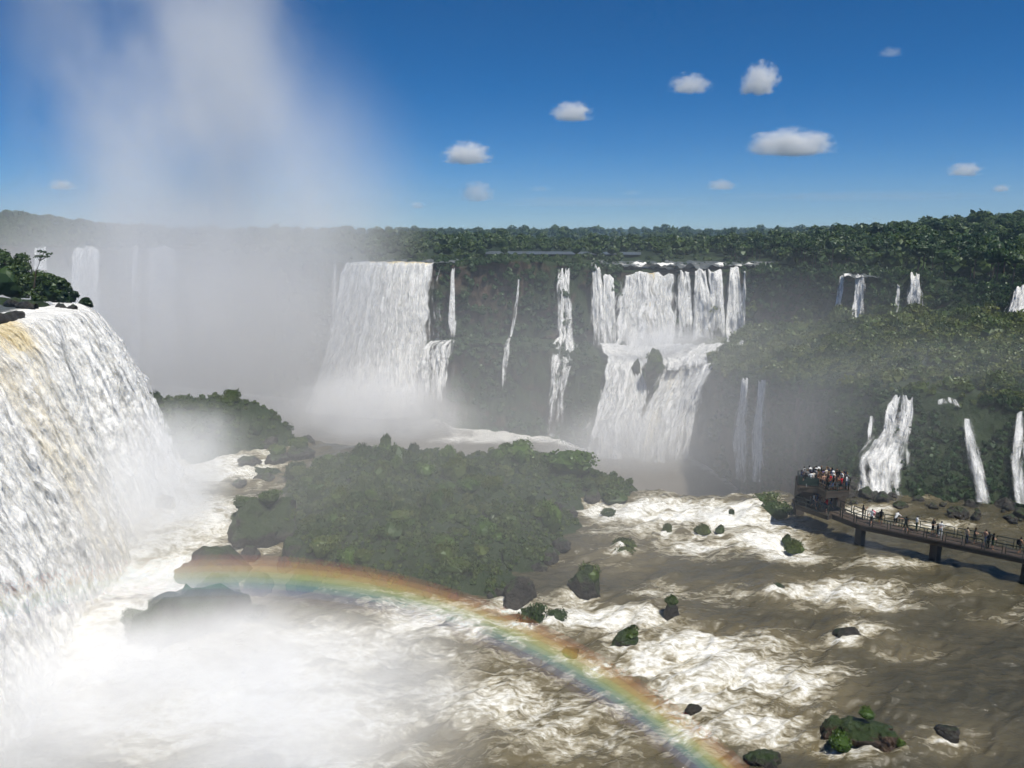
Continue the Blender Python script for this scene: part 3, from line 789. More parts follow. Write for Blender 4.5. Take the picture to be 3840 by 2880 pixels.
def tube(pts, rad, n=6):
    pts = np.array(pts, float); V = []
    for i, p in enumerate(pts):
        d = pts[min(i + 1, len(pts) - 1)] - pts[max(i - 1, 0)]; d /= np.linalg.norm(d) + 1e-9
        a = np.cross(d, (0, 0, 1.0) if abs(d[2]) < .9 else (1.0, 0, 0)); a /= np.linalg.norm(a); b = np.cross(d, a)
        for k in range(n):
            t = 2 * math.pi * k / n
            V.append(p + (a * math.cos(t) + b * math.sin(t)) * rad[i])
    Fq = []
    for i in range(len(pts) - 1):
        for k in range(n):
            Fq.append([i * n + k, i * n + (k + 1) % n, (i + 1) * n + (k + 1) % n, (i + 1) * n + k])
    return np.array(V), np.array(Fq), None

rngv = np.random.default_rng(5)
# forest trees, unit: metres, crown about 2.6 m radius on a 7 m tree
TREE = []
for k in range(7):
    R0 = 2.3 + .7 * rngv.random(); H = 4.2 + 1.6 * rngv.random()
    V, Fq, L = crown_arrays(rngv, R0, 420, .30, 9, .95)
    V[:, 2] += H - R0 * .35
    cV, cF = core(rngv, R0 * .62, R0 * .42, H + R0 * .15)
    crown = veg_mesh('crown', [(V, Fq, L), (cV, cF, np.zeros(len(cV)))], M['leaf_forest'])  # low leafrand colours the core dark, standing in for shade inside the crown
    tp = [tube([(0, 0, -.8), (.1, .05, H * .5), (.05, .1, H + R0 * .3)], [.17, .13, .06])]
    for q in range(4):
        a = q * 1.6 + rngv.random()
        tp.append(tube([(.08, .05, H * .72), (math.cos(a) * R0 * .35, math.sin(a) * R0 * .35, H + R0 * .1), (math.cos(a) * R0 * .6, math.sin(a) * R0 * .6, H + R0 * .35)], [.07, .05, .02], 5))
    trunk = veg_mesh('trunk', tp, M['bark'])
    TREE.append((crown, trunk))
# bushes: radius 1
BUSH = []
for k in range(6):
    V, Fq, L = crown_arrays(rngv, 1.0, 1100, .070, 7, .75, droop=.5)
    cV, cF = core(rngv, .74, .58, .22)
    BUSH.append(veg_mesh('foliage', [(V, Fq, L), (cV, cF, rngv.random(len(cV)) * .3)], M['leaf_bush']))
TUFT = []
for k in range(3):
    V, Fq, L = crown_arrays(rngv, 1.0, 900, .085, 4, .7, droop=.85)
    cV, cF = core(rngv, .7, .5, .2)
    TUFT.append(veg_mesh('foliage', [(V, Fq, L), (cV, cF, rngv.random(len(cV)) * .3)], M['leaf_bush']))
BRIGHT = []
for k in range(2):
    V, Fq, L = crown_arrays(rngv, 1.0, 1300, .065, 9, .8, droop=.3)
    cV, cF = core(rngv, .7, .55, .25)
    BRIGHT.append(veg_mesh('foliage', [(V, Fq, L), (cV, cF, rngv.random(len(cV)) * .3)], M['leaf_bright']))

# light versions for masses of foliage that nobody could count
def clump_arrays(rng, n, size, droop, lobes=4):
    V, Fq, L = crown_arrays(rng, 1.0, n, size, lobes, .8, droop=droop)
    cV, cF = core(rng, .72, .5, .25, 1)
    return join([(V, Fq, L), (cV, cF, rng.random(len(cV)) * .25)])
CL_FOREST = [clump_arrays(rngv, 120, .17, .0, 6) for _ in range(6)]
CL_MOSS = [clump_arrays(rngv, 46, .22, .6) for _ in range(6)]

def scatter_mass(name, label, protos, pts, scl, mat, rng):
    """all the clumps of one mass of foliage as one mesh"""
    Vs = []; Ts = []; Ls = []; o = 0
    idx = rng.integers(0, len(protos), len(pts)); ang = rng.random(len(pts)) * 6.283; tone = rng.random(len(pts))
    for p, s, i, a_, tn in zip(pts, scl, idx, ang, tone):
        V, T, L = protos[i]
        c, s_ = math.cos(a_), math.sin(a_)
        Q = np.stack([V[:, 0] * c - V[:, 1] * s_, V[:, 0] * s_ + V[:, 1] * c, V[:, 2]], -1) * s + p
        Vs.append(Q); Ts.append(T + o); Ls.append(L * .6 + tn * 1.1 - .15); o += len(Q)
    me = mesh_np(name, np.concatenate(Vs), np.concatenate(Ts), smooth=False); attr(me, 'leafrand', np.concatenate(Ls))
    return kind(link(name, me, mat), 'stuff', label)

def place_tree(k, p, s, rz, label, group, sz=1.0):
    cr, tr = TREE[k % len(TREE)]
    t = empty('forest_tree', p, rz); t.scale = (s, s, s * sz)
    link('crown', cr, None, t); link('trunk', tr, None, t)
    return tag(t, label, 'tree', group)

# ---- the forest on the plateau: the largest stand as trees, the rest as one mass
def forest_points(n, Y0, Y1, umin, umax, rng, power=1.0):
    out = []
    while len(out) < n:
        u = umin + (umax - umin) * rng.random()
        Yl_ = float(LY(L_LIP, u)) + 3
        t = rng.random() ** power
        Y = Yl_ + Y0 + t * (Y1 - Y0)
        X = u * Y
        px, py = 512 + u * 755, 0
        # leave the plateau river open
        if Y < 326 and 338 < px < 468: continue
        if Y < 312 and 588 < px < 768: continue
        if 345 < Y < 402 and 482 < px < 650 and rng.random() < .9: continue
        if Y < 232 and 842 < px < 882: continue
        out.append((X, Y))
    return np.array(out)
fr = np.random.default_rng(21)
near = forest_points(300, 1, 130, .28, .74, fr, .9)
near = near[np.argsort(near[:, 1])]
for k, (x, y) in enumerate(near):
    z = ground_z(x, y)
    u = x / y
    lab = ('jungle tree in the %s of the dense stand above the right cliff' % (('front' if k < 100 else 'middle' if k < 200 else 'back') + (' left' if u < .42 else ' centre' if u < .58 else ' right')), 'forest trees above the right-hand cliff')
    place_tree(k, (x, y, z - .3), .75 + .55 * fr.random(), fr.random() * 6.28, lab[0], lab[1], .9 + .3 * fr.random())
far = np.concatenate([forest_points(1500, 4, 260, -.74, .76, fr, 1.0), forest_points(1500, 40, 1500, -.76, .78, fr, 1.5), forest_points(500, 40, 420, .2, .78, fr, 1.0)])
fz = np.array([ground_z(x, y) for x, y in far])
fs = (2.6 + 1.6 * fr.random(len(far))) * (1 + np.clip((far[:, 1] - 420) / 700, 0, 1.4))
em = fr.random(len(far)) < .10; fs = np.where(em, fs * 1.2, fs)
hgt = np.where(em, 2.4, 0) + fr.random(len(far)) * 2.0 + 1.2
# low scrub beside the river, taller wood behind
low = (far[:, 1] < 345) & (far[:, 0] / far[:, 1] < .3)
fs = np.where(low, fs * .55, fs); hgt = np.where(low, .1, hgt)
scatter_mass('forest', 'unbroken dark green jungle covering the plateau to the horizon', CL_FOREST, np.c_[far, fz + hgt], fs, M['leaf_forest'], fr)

# ---- hanging green on the cliffs
cr_ = np.random.default_rng(31)
NR_ = len(rows)
lo_i = 14 + 8 + 14; 
e1 = TERR[1:, :-1] - TERR[:-1, :-1]; e2 = TERR[:-1, 1:] - TERR[:-1, :-1]
ar = np.linalg.norm(np.cross(e1, e2), axis=-1); ar = ar / TERR[:-1, :-1, 1] ** 2.3
ar[:lo_i + 2] = 0; ar[n0 - 16:] = 0; ar[:, :int(NC * .3)] = 0
pr = (ar / ar.sum()).ravel(); pick = cr_.choice(len(pr), 15000, p=pr)
ii, jj = np.unravel_index(pick, ar.shape)
cp = TERR[ii, jj]
dens = fbm(cp / 13.0 + 3, 3)
uu = cp[:, 0] / cp[:, 1]
keep = (dens > -.55) & (np.abs(uu) < .78)
pxc, pyc = to_px(cp)
# bare wet rock beneath the falls and on the lowest walls
keep &= ~((pyc > 345) & (pxc < 745) & (dens < .05) & (cp[:, 2] < Z_POOL + 26))
keep &= ~((pxc > 335) & (pxc < 436) & (pyc > 262))
keep &= ~((pxc > 622) & (pxc < 676) & (pyc > 268) & (pyc < 345))
keep &= ~((pxc > 596) & (pxc < 712) & (pyc > 345))
keep &= ~((pxc > 692) & (pxc < 742) & (pyc > 268) & (pyc < 350))
keep &= ~((pxc > 855) & (pxc < 912) & (pyc > 440) & (cr_.random(len(cp)) < .7))
keep &= (pxc > 280)
cp = cp[keep]
cs = (.9 + 1.3 * cr_.random(len(cp)) ** 2) * np.clip(cp[:, 1] / 230, .5, 1.15)
cp = cp + np.c_[np.zeros(len(cp)), -.25 * cs, -.25 * cs]
scatter_mass('cliff_vegetation', 'mossy green growth hanging on the canyon walls', CL_MOSS, cp, cs, M['leaf_moss'], cr_)

# ---- round bushes on the terrace between the right-hand walls
tb = 0
tr_ = np.random.default_rng(41)
while tb < 80:
    u = .285 + (.74 - .285) * tr_.random()
    y0, y1 = float(LY(L_LOW, u)) + 1, float(LY(L_BASE, u)) + 2
    t = tr_.random()
    Y = y0 + (y1 - y0) * t ** .8; X = u * Y
    s = (2.1 + 1.9 * tr_.random()) * Y / 150
    pm_ = BUSH[tb % 6] if tr_.random() > .12 else BRIGHT[tb % 2]
    o = link('bush', pm_); o.location = (X, Y, ground_z(X, Y) - .25 * s); o.scale = (s, s, s * (.8 + .5 * tr_.random())); o.rotation_euler = (0, 0, tr_.random() * 6.28)
    tag(o, 'rounded green bush on the %s part of the terrace below the upper right wall' % ('left' if u < .45 else 'middle' if u < .6 else 'right'), 'bush', 'bushes on the right-hand terrace')
    tb += 1

def terrace_mass(n, rng):
    pts = []; sc = []
    while len(pts) < n:
        u = .27 + (.78 - .27) * rng.random(); y0, y1 = float(LY(L_LOW, u)) - 1, float(LY(L_BASE, u)) + 3
        Y = y0 + (y1 - y0) * rng.random(); X = u * Y; s = (.8 + 1.5 * rng.random() ** 2) * Y / 150
        pts.append((X, Y, ground_z(X, Y) - .2 * s + .5 * rng.random())); sc.append(s)
    scatter_mass('shrubbery', 'mass of smaller shrubs filling the right-hand terrace', [clump_arrays(rng, 110, .15, .35) for _ in range(6)], np.array(pts), sc, M['leaf_bush'], rng)
terrace_mass(1300, tr_)

# ------------------------------------------------------------------ islands on the shelf
def poly_sdf(pt, poly):
    """signed distance, positive inside"""
    d = np.full(len(pt), 1e9); ins = np.zeros(len(pt), bool)
    n = len(poly)
    for i in range(n):
        a = poly[i]; b = poly[(i + 1) % n]
        e_ = b - a; w_ = pt - a
        t = np.clip((w_ @ e_) / (e_ @ e_), 0, 1)
        d = np.minimum(d, np.linalg.norm(w_ - t[:, None] * e_, axis=1))
        c1 = (a[1] > pt[:, 1]) != (b[1] > pt[:, 1])
        with np.errstate(divide='ignore', invalid='ignore'):
            xi = (b[0] - a[0]) * (pt[:, 1] - a[1]) / (b[1] - a[1]) + a[0]
        ins ^= c1 & (pt[:, 0] < xi)
    return np.where(ins, d, -d)
def isl_px(l): return [tuple(P(x, y, z=Z_SHELF)[:2]) for x, y in l]
def island(poly, Hmax, slope, res, mat, sd):
    poly = np.array(poly)
    x0, y0 = poly.min(0) - 2; x1, y1 = poly.max(0) + 2
    nx, ny = int((x1 - x0) / res), int((y1 - y0) / res)
    gx, gy = np.meshgrid(np.linspace(x0, x1, nx), np.linspace(y0, y1, ny))
    pt = np.stack([gx, gy], -1).reshape(-1, 2)
    p_ = np.c_[pt, np.full(len(pt), sd)]
    d = poly_sdf(pt, poly) + fbm(p_ / 5.0, 3) * 1.1
    h = Hmax * (1 - np.exp(-np.clip(d, 0, 99) * slope / Hmax)) + np.where(d < 0, d * 1.2, 0)
    h = h + fbm(p_ / 4.2 + 7, 4) * 1.15 * sstep(-.5, 2.5, d)
    V = np.c_[pt, Z_SHELF + .1 + h]
    kind(link('island', mesh_np('island', V, grid_faces(ny, nx)), mat), 'structure')
    return lambda X, Y: float(V[np.argmin((pt[:, 0] - X) ** 2 + (pt[:, 1] - Y) ** 2), 2]), poly
main_poly = isl_px([(252, 466), (280, 480), (300, 505), (292, 545), (285, 570), (325, 578), (393, 586), (455, 598), (505, 592), (535, 575), (562, 548), (578, 524), (560, 508), (585, 497), (612, 500), (634, 489)]) + [(14.5, 101), (8, 107), (-4, 110), (-16, 110.5), (-26, 108), (-33, 103)]
hmain, mp = island(main_poly, 3.3, .5, .5, M['terrain'], 1.0)
back_poly = [(-66, 110), (-54, 109), (-46, 111.5), (-39, 115), (-34, 119), (-42, 125), (-66, 127)]
hback, bp = island(back_poly, 10.5, 1.9, .6, M['terrain'], 4.0)

def scatter_bushes(hfun, poly, n, smin, smax, labelf, group, rng, minh, mesh_pick):
    k = 0; lo = poly.min(0); hi = poly.max(0); out = []
    tries = 0
    while k < n and tries < n * 30:
        tries += 1
        q = lo + (hi - lo) * rng.random(2)
        if poly_sdf(q[None], poly)[0] < .4: continue
        z = hfun(*q)
        if z < Z_SHELF + minh: continue
        s = smin + (smax - smin) * rng.random() ** 1.8
        o = link('bush', mesh_pick(rng, k)); o.location = (q[0], q[1], z - .22 * s)
        o.scale = (s * (.9 + .3 * rng.random()), s * (.9 + .3 * rng.random()), s * (.75 + 1.1 * rng.random() ** 2)); o.rotation_euler = (0, 0, rng.random() * 6.28)
        tag(o, labelf(q), 'bush', group); k += 1
ir = np.random.default_rng(51)
def isl_label(q):
    return 'mossy green bush, one of many on the ' + ('back' if q[1] > 98 else 'middle' if q[1] > 84 else 'front') + (' left' if q[0] < -22 else ' right' if q[0] > 2 else ' centre') + ' of the island'
scatter_bushes(hmain, mp, 215, .75, 1.8, isl_label, 'bushes covering the central island', ir, .7,
               lambda r, k: BUSH[k % 6] if r.random() > .34 else (TUFT[k % 3] if r.random() < .5 else BRIGHT[k % 2]))
scatter_bushes(hback, bp, 22, 1.4, 2.4, lambda q: 'misty bush on the hump behind the foot of the left fall', 'bushes on the misty hump', ir, .8, lambda r, k: BUSH[k % 6])

def island_cover(hfun, poly, n, label, rng):
    lo = poly.min(0); hi = poly.max(0); q = lo + (hi - lo) * rng.random((n * 4, 2)); q = q[poly_sdf(q, poly) > -.2][:n]
    z = np.array([hfun(*k) for k in q]); ok = z > Z_SHELF + .2; q = q[ok]; z = z[ok]
    s_ = .28 + .42 * rng.random(len(q)) ** 1.6
    scatter_mass('ground_cover', label, CL_MOSS, np.c_[q, z - .15 * s_], s_, M['leaf_bush'], rng)
island_cover(hmain, mp, 3400, 'low green growth carpeting the central island', ir)
island_cover(hback, bp, 900, 'low green growth carpeting the misty hump', ir)

def one_bush(px, py, wpx, hpx, label, meshes, name='bush', z=Z_SHELF, Y=None, k=0, cat='bush', dz=0.0):
    q = P(px, py, Y=Y) if Y else P(px, py, z=z)
    m_per_px = q[1] / 730.0
    s = wpx * m_per_px / 2.0; h = hpx * m_per_px / .95
    o = link(name, meshes[k % len(meshes)]); o.location = (q[0], q[1] + s * .3, q[2] - .1 * h + dz); o.scale = (s, s * .9, h * .8); o.rotation_euler = (0, 0, k * 1.3)
    return tag(o, label, cat)
one_bush(384, 449, 16, 20, 'dark upright shrub poking above the island crest at its left end', TUFT, z=None, Y=103, k=1)
one_bush(518, 462, 50, 26, 'bright green shrub on the island crest, left of the other bright one', BRIGHT, Y=101, k=0)
one_bush(570, 470, 66, 26, 'widest bright green shrub, on the right shoulder of the island', BRIGHT, Y=98, k=1)
one_bush(470, 497, 30, 26, 'dark green shrub standing out in the middle of the island', BUSH, Y=92, k=3)
one_bush(362, 462, 34, 22, 'olive domed shrub on the left slope of the island', TUFT, Y=102, k=2)
# ---- boulders and tufts standing in the river
ROCKM = []
for k in range(8):
    bm = bmesh.new(); bmesh.ops.create_icosphere(bm, subdivisions=4, radius=1)
    V = np.array([v.co[:] for v in bm.verts]); Fq = np.array([[v.index for v in f.verts] for f in bm.faces]); bm.free()
    n1 = fbm(V * 1.1 + k * 9, 4); 
    V = V * (1 + .36 * n1)[:, None]
    # planed facets
    for q in range(14):
        nrm = rngv.normal(size=3); nrm /= np.linalg.norm(nrm); dd = .66 + .22 * rngv.random()
        ov = V @ nrm - dd; V = V - np.clip(ov, 0, 9)[:, None] * nrm * .85
    V += fbm(V * 4 + k, 4)[:, None] * .085 * V + (np.abs(fbm(V * 7 + k, 3)) * -.07)[:, None] * V
    ROCKM.append(mesh_np('boulder', V, Fq))
def boulder(px, py, wpx, hpx, label, mat='rock', k=0, depth=1.0, z=Z_SHELF, rz=0.0, group=None, name='boulder', rx=0.0):
    q = P(px, py, z=z); mpp = q[1] / 735.0
    w_ = wpx * mpp / 2 * 1.05; h_ = hpx * mpp * 1.02
    me = ROCKM[k % 8].copy() if len(ROCKM[k % 8].materials) else ROCKM[k % 8].copy()
    me.materials.append(M[mat])
    o = link(name, me); o.location = (q[0], q[1] + w_ * depth * .55, q[2] + h_ * .12); o.scale = (w_, w_ * depth, h_ * .8); o.rotation_euler = (rx, 0, rz)
    return tag(o, label, 'rock', group)
def outcrop(px, py, wpx, hpx, Y, label, k):
    q = P(px, py, Y=Y); mpp = Y / 740.0; me = ROCKM[k].copy(); me.materials.append(M['mossrock'])
    o = link('outcrop', me); o.location = q + np.array((0, 0, hpx * mpp * .45)); o.scale = (wpx * mpp / 2, wpx * mpp / 2, hpx * mpp * .55); tag(o, label, 'rock')
for k, (x, y, w_, h_) in enumerate(((262, 449, 30, 15), (284, 444, 24, 13), (306, 444, 22, 8), (248, 466, 26, 11), (276, 463, 30, 12), (298, 458, 34, 15), (238, 486, 18, 7), (262, 482, 26, 8))):
    boulder(x, y, w_, h_, 'misty dark rock in the scatter off the upper left end of the island', 'rock', k + 3, .8, rz=k * .9, group='rocks off the left end of the island')
    if k in (1, 4, 5): one_bush(x + 1, y - 2, w_ * .8, h_ * .9, 'rounded bush growing on the misty rocks off the upper left end of the island', BUSH, k=k, dz=h_ * .1)['group'] = 'bushes on the misty rocks'
outcrop(654, 378, 20, 30, 249, 'mossy green knob of rock splitting the lower twin-level falls', 2)
outcrop(636, 378, 10, 20, 252, 'small mossy rib left of the knob in the lower twin-level falls', 4)
outcrop(731, 360, 34, 20, 250, 'dark mossy mound at the right end of the falls ledge', 6)
for k, (x, y, w_, h_) in enumerate(((655, 362, 18, 12), (650, 368, 12, 9), (659, 370, 12, 10), (728, 352, 22, 9), (738, 356, 16, 8))):
    one_bush(x, y, w_, h_, 'leafy clump on the mossy rocks beside the lower twin-level falls', BUSH, Y=245, k=k)['group'] = 'leafy clumps by the twin-level falls'
# ragged shore of the island
shr = np.random.default_rng(91)
for k in range(34):
    i = int(shr.integers(2, 15)); t = shr.random(); a_, b_ = np.array(main_poly[i]), np.array(main_poly[i + 1]); q = a_ + (b_ - a_) * t
    x, y = to_px(np.array([[q[0], q[1] - .3, Z_SHELF]])); s_ = 6 + 14 * shr.random() ** 2
    boulder(float(x[0]), float(y[0]) + 3 * shr.random(), s_ * 1.3, s_ * .7, 'small dark rock along the ragged front shore of the island', 'rock', k, .8, rz=shr.random() * 6, group='shore rocks of the island')
for k, (x, y, w_, h_, d_) in enumerate(((136, 634, 34, 16, 1.2), (160, 632, 30, 12, 2.4))):
    one_bush(x, y, w_, h_, 'patch of green growth on the left end of the largest boulder', BUSH, k=k, dz=d_)['group'] = 'green growth on the largest boulder'
boulder(178, 640, 116, 62, 'largest boulder, dark and mossy, in the spray under the left end of the rainbow', 'mossrock', 0, .7, rz=.35)
boulder(212, 606, 56, 34, 'upper right shoulder block of the largest mossy boulder', 'rock', 5, .7, rz=.2)
boulder(208, 584, 88, 42, 'long grey rock in the spray just above the rainbow', 'rock', 1, .6, rz=-.2)
boulder(248, 562, 24, 16, 'small round rock at the right end of the long grey rock', 'rock', 2)
boulder(131, 512, 38, 20, 'black wet rock at the foot of the left fall', 'rock', 3, .8)
boulder(160, 508, 26, 14, 'half-drowned rock right of the black wet one', 'rock', 4, .8)
boulder(256, 544, 88, 54, 'domed green-topped rock off the left end of the island', 'mossrock', 6, .9, rz=.5)
for k, (x, y, w_) in enumerate(((244, 505, 26), (268, 500, 30), (258, 518, 34), (282, 520, 30), (238, 522, 22))):
    one_bush(x, y, w_, 12, 'leafy clump on the domed green-topped rock off the left end of the island', BUSH, k=k, Y=P(256, 544, z=Z_SHELF)[1] + 2.0)['group'] = 'leafy clumps on the domed rock'
boulder(292, 562, 34, 30, 'mossy block between the domed rock and the rainbow', 'mossrock', 7, .9)
boulder(250, 621, 32, 20, 'small dark rock right of the largest boulder with foam around it', 'rock', 3, .8)
boulder(256, 594, 36, 22, 'blue tinged round rock inside the rainbow band', 'rock', 2, .9)
boulder(302, 592, 40, 32, 'brown mossy mound tinted by the rainbow', 'mossrock', 1, .9)
boulder(520, 603, 40, 28, 'dark rock at the right foot of the island', 'rock', 5, .8)
boulder(586, 594, 36, 32, 'tall mossy rock standing alone right of the island', 'mossrock', 4, .8)
boulder(570, 657, 24, 9, 'brown mossy rock touching the outer edge of the rainbow', 'mossrock', 6, .8)
boulder(626, 648, 34, 17, 'dark wedge rock with a grassy cap in the foaming channel', 'mossrock', 2, .8)
boulder(672, 619, 20, 20, 'small upright rock with a tuft on top in the river', 'rock', 7, .8)
boulder(693, 714, 18, 12, 'small black rock beside the rainbow end', 'rock', 0, .8)
boulder(778, 592, 22, 9, 'flat black rock just showing in the middle of the river', 'rock', 1, .7)
boulder(950, 738, 28, 12, 'low drowned rock near the bottom right corner', 'rock', 3, .8)
boulder(768, 768, 44, 12, 'dark rock cut off by the bottom edge', 'rock', 4, .8)
boulder(850, 640, 34, 12, 'dark smooth rock under a curl of water right of midstream', 'rock', 5, .7)
boulder(866, 742, 76, 22, 'reddish broken rock islet with grass tufts, bottom right', 'redrock', 6, .55, rz=-.25)
boulder(835, 733, 34, 16, 'left block of the reddish rock islet', 'redrock', 2, .7, rz=.4)
boulder(889, 746, 36, 18, 'right block of the reddish rock islet', 'redrock', 7, .7, rz=-.3)
one_bush(842, 748, 34, 18, 'bright grass tuft at the front left of the reddish rock islet', [BRIGHT[0]], name='grass_tuft', cat='grass tuft')
one_bush(900, 747, 15, 14, 'small grass tuft at the right end of the reddish rock islet', [BRIGHT[1]], name='grass_tuft', cat='grass tuft')
one_bush(866, 736, 24, 9, 'thin grass along the top of the reddish rock islet', [BRIGHT[0]], name='grass_tuft', cat='grass tuft', dz=1.5)
one_bush(532, 626, 36, 30, 'tall rounded bush at the right end of the rainbow-side shore', BUSH, k=1)
one_bush(556, 620, 25, 16, 'low bush just right of the tall rounded shore bush', BUSH, k=2)
one_bush(672, 616, 18, 9, 'grass cap on the small upright river rock', TUFT, k=0, dz=1.3)
one_bush(630, 645, 26, 8, 'grass cap on the dark wedge rock', TUFT, k=1, dz=.9)
one_bush(590, 592, 28, 20, 'leafy cover on the tall lone mossy rock', BUSH, k=4, dz=1.4)
one_bush(609, 516, 20, 11, 'small bush in the rapids off the right tip of the island', BUSH, k=5)
one_bush(616, 500, 34, 14, 'dense bush on the very right tip of the island', BUSH, k=0)
one_bush(668, 531, 16, 9, 'lone small bush in the middle rapids', TUFT, k=2)
one_bush(704, 533, 22, 10, 'left bush of a pair in the middle rapids', TUFT, k=0)
one_bush(720, 532, 14, 8, 'right bush of a pair in the middle rapids', TUFT, k=1)
one_bush(732, 514, 10, 6, 'tiny tuft in the white rapids left of the viewing deck', TUFT, k=2)
one_bush(768, 503, 30, 13, 'bush beside the base of the viewing deck', BUSH, k=1)
one_bush(776, 514, 34, 18, 'larger front bush beside the base of the viewing deck', BUSH, k=2)
one_bush(796, 551, 26, 13, 'rounded bush in the rapids in front of the viewing deck', TUFT, k=0)
one_bush(787, 542, 14, 9, 'small bush behind the rounded one in front of the viewing deck', TUFT, k=1)
one_bush(625, 550, 40, 12, 'low sodden shrub in the channel right of the island', TUFT, k=2)
# wet boulders behind the walkway
br = np.random.default_rng(61)
for k in range(95):
    px = 815 + 235 * br.random(); py = 478 + 42 * br.random() * (.5 + .5 * br.random()) + (px - 815) * .06
    s = 4 + 11 * br.random() ** 1.3
    boulder(px, py, s * 1.3, s * .8, 'wet dark boulder among the many at the foot of the right-hand falls', 'rock', k, .9, rz=br.random() * 6, group='wet boulders behind the walkway')
# ---- trees and log on the shelf above the left fall
def big_tree(px, py, wpx, hpx, Y, label, sd):
    q = P(px, py, Y=Y); q[2] -= .5; mpp = Y / 745.0; w_ = wpx * mpp / 2; h_ = hpx * mpp
    rg = np.random.default_rng(sd)
    cs = []; rs = []
    for k in range(26):
        a_ = rg.random() * 6.28; r = w_ * .78 * math.sqrt(rg.random())
        z = h_ * (-.06 + .92 * rg.random() * math.sqrt(max(0, 1 - (r / w_) ** 2))); rr = w_ * (.18 + .14 * rg.random())
        cs.append((math.cos(a_) * r, math.sin(a_) * r, z)); rs.append((rr, rr, rr * .85))
    V, Fq, L = leaf_cloud(rg, np.array(cs), rs, 12000, .17, .3)
    cV, cF = core(rg, w_ * .58, h_ * .36, h_ * .26, 3)
    t = empty('leafy_tree', q)
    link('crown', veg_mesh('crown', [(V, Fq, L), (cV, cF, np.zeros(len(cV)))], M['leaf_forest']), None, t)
    tp = [tube([(0, 0, -.6), (.1, 0, h_ * .3), (.2, .1, h_ * .6)], [.3, .22, .1])]
    for k in range(5):
        c = cs[k]; tp.append(tube([(.1, 0, h_ * .25), (c[0] * .5, c[1] * .5, h_ * .35), c], [.14, .09, .03], 5))
    link('trunk', veg_mesh('trunk', tp, M['bark']), None, t)
    return tag(t, label, 'tree')
big_tree(14, 290, 62, 46, 118, 'big dark leafy tree on the shelf above the left fall', 71)
big_tree(-26, 292, 60, 52, 124, 'dark tree cut by the left edge behind the big leafy one', 75)
big_tree(53, 295, 36, 28, 114, 'rounded green shrub tree sloping down right of the big leafy tree', 72)
big_tree(68, 298, 20, 14, 112, 'low scrub at the end of the tree line on the left shelf', 73)
big_tree(86, 303, 12, 10, 104, 'small dark bush clinging to the corner of the left fall lip', 74)
def branch_tree():
    q = P(34, 288, Y=116); t = empty('slender_tree', q)
    pts = [(0, 0, 0), (.6, 0, 2.4), (1.5, 0, 4.2), (2.2, 0, 5.3)]
    tp = [tube(pts, [.12, .09, .06, .03])]
    cs = [(2.2, 0, 5.4), (1.5, .2, 5.5), (1.9, -.2, 4.8), (2.6, 0, 4.7), (1.1, 0, 4.7), (2.9, .1, 5.1)]
    for c in cs: tp.append(tube([(1.4, 0, 4.1), c], [.05, .02], 5))
    link('trunk', veg_mesh('trunk', tp, M['bark']), None, t)
    V, Fq, L = leaf_cloud(np.random.default_rng(8), np.array(cs), [(.42, .42, .26)] * 6, 260, .13)
    link('crown', veg_mesh('crown', [(V, Fq, L)], M['leaf_forest']), None, t)
    tag(t, 'slender tree with round leaf clusters reaching right from the big leafy tree', 'tree')
branch_tree()
def log(px0, py0, px1, py1, z, r, label, sd):
    a_, b_ = P(px0, py0, z=z), P(px1, py1, z=z)
    t = np.linspace(0, 1, 24)[:, None]; pts = a_ * (1 - t) + b_ * t
    pts = pts + np.c_[fbm(np.c_[t * 4, t * 0 + sd, t * 0], 2), fbm(np.c_[t * 4, t * 0 + sd + 5, t * 0], 2), fbm(np.c_[t * 5, t * 0 + sd + 9, t * 0], 2)] * .25
    V, Fq, _ = tube(pts, [r * (.6 + .4 * math.sin(3.1 * (k + .6) / 24)) for k in range(24)], 9)
    V = V + fbm(V * 2.2, 3)[:, None] * .09
    tag(link('rock_ledge', mesh_np('rock_ledge', V, Fq), M['rock']), label, 'rock')
log(5, 303, 36, 305, Z_LIP + .3, .62, 'dark log-shaped ledge lying in the river above the left fall', 1)
log(56, 307, 78, 308, Z_LIP - .1, .4, 'dark rock ledge splitting the lip of the left fall', 2)
log(-12, 322, 20, 315, Z_LIP + .1, .7, 'black rock ledge at the left edge just above the golden lip', 3)
log(430, 520, 480, 520, -30.2, .3, 'fallen log lying among the bushes of the island', 6) if False else None

# ------------------------------------------------------------------ walkway, viewing deck, visitors
def box_np(c, ax, ay, az):
    """oriented box from centre and three half vectors"""
    c = np.array(c, float); V = []
    for sx in (-1, 1):
        for sy in (-1, 1):
            for sz in (-1, 1):
                V.append(c + sx * np.array(ax) + sy * np.array(ay) + sz * np.array(az))
    Fq = [[0, 1, 3, 2], [4, 6, 7, 5], [0, 4, 5, 1], [2, 3, 7, 6], [0, 2, 6, 4], [1, 5, 7, 3]]
    return np.array(V), np.array(Fq)
def bar(name, a, b, w, h, mat, parent, up=(0, 0, 1)):
    a = np.array(a, float); b = np.array(b, float); d = b - a; L = np.linalg.norm(d); d /= L
    s = np.cross(d, up); 
    if np.linalg.norm(s) < 1e-3: s = np.array((1.0, 0, 0))
    s /= np.linalg.norm(s); t = np.cross(s, d)
    V, Fq = box_np((a + b) / 2, d * L / 2, s * w / 2, t * h / 2)
    return link(name, mesh_np(name, V, Fq, False), mat, parent)
Z_DECK = -32.3
edge_px = [(792, 503.5), (827, 517.5), (859.5, 530), (935, 545.5), (1030, 565.5), (1100, 581), (1230, 609)]
near_e = np.array([P(x, y, z=Z_DECK - .6) for x, y in edge_px]); near_e[:, 2] = Z_DECK
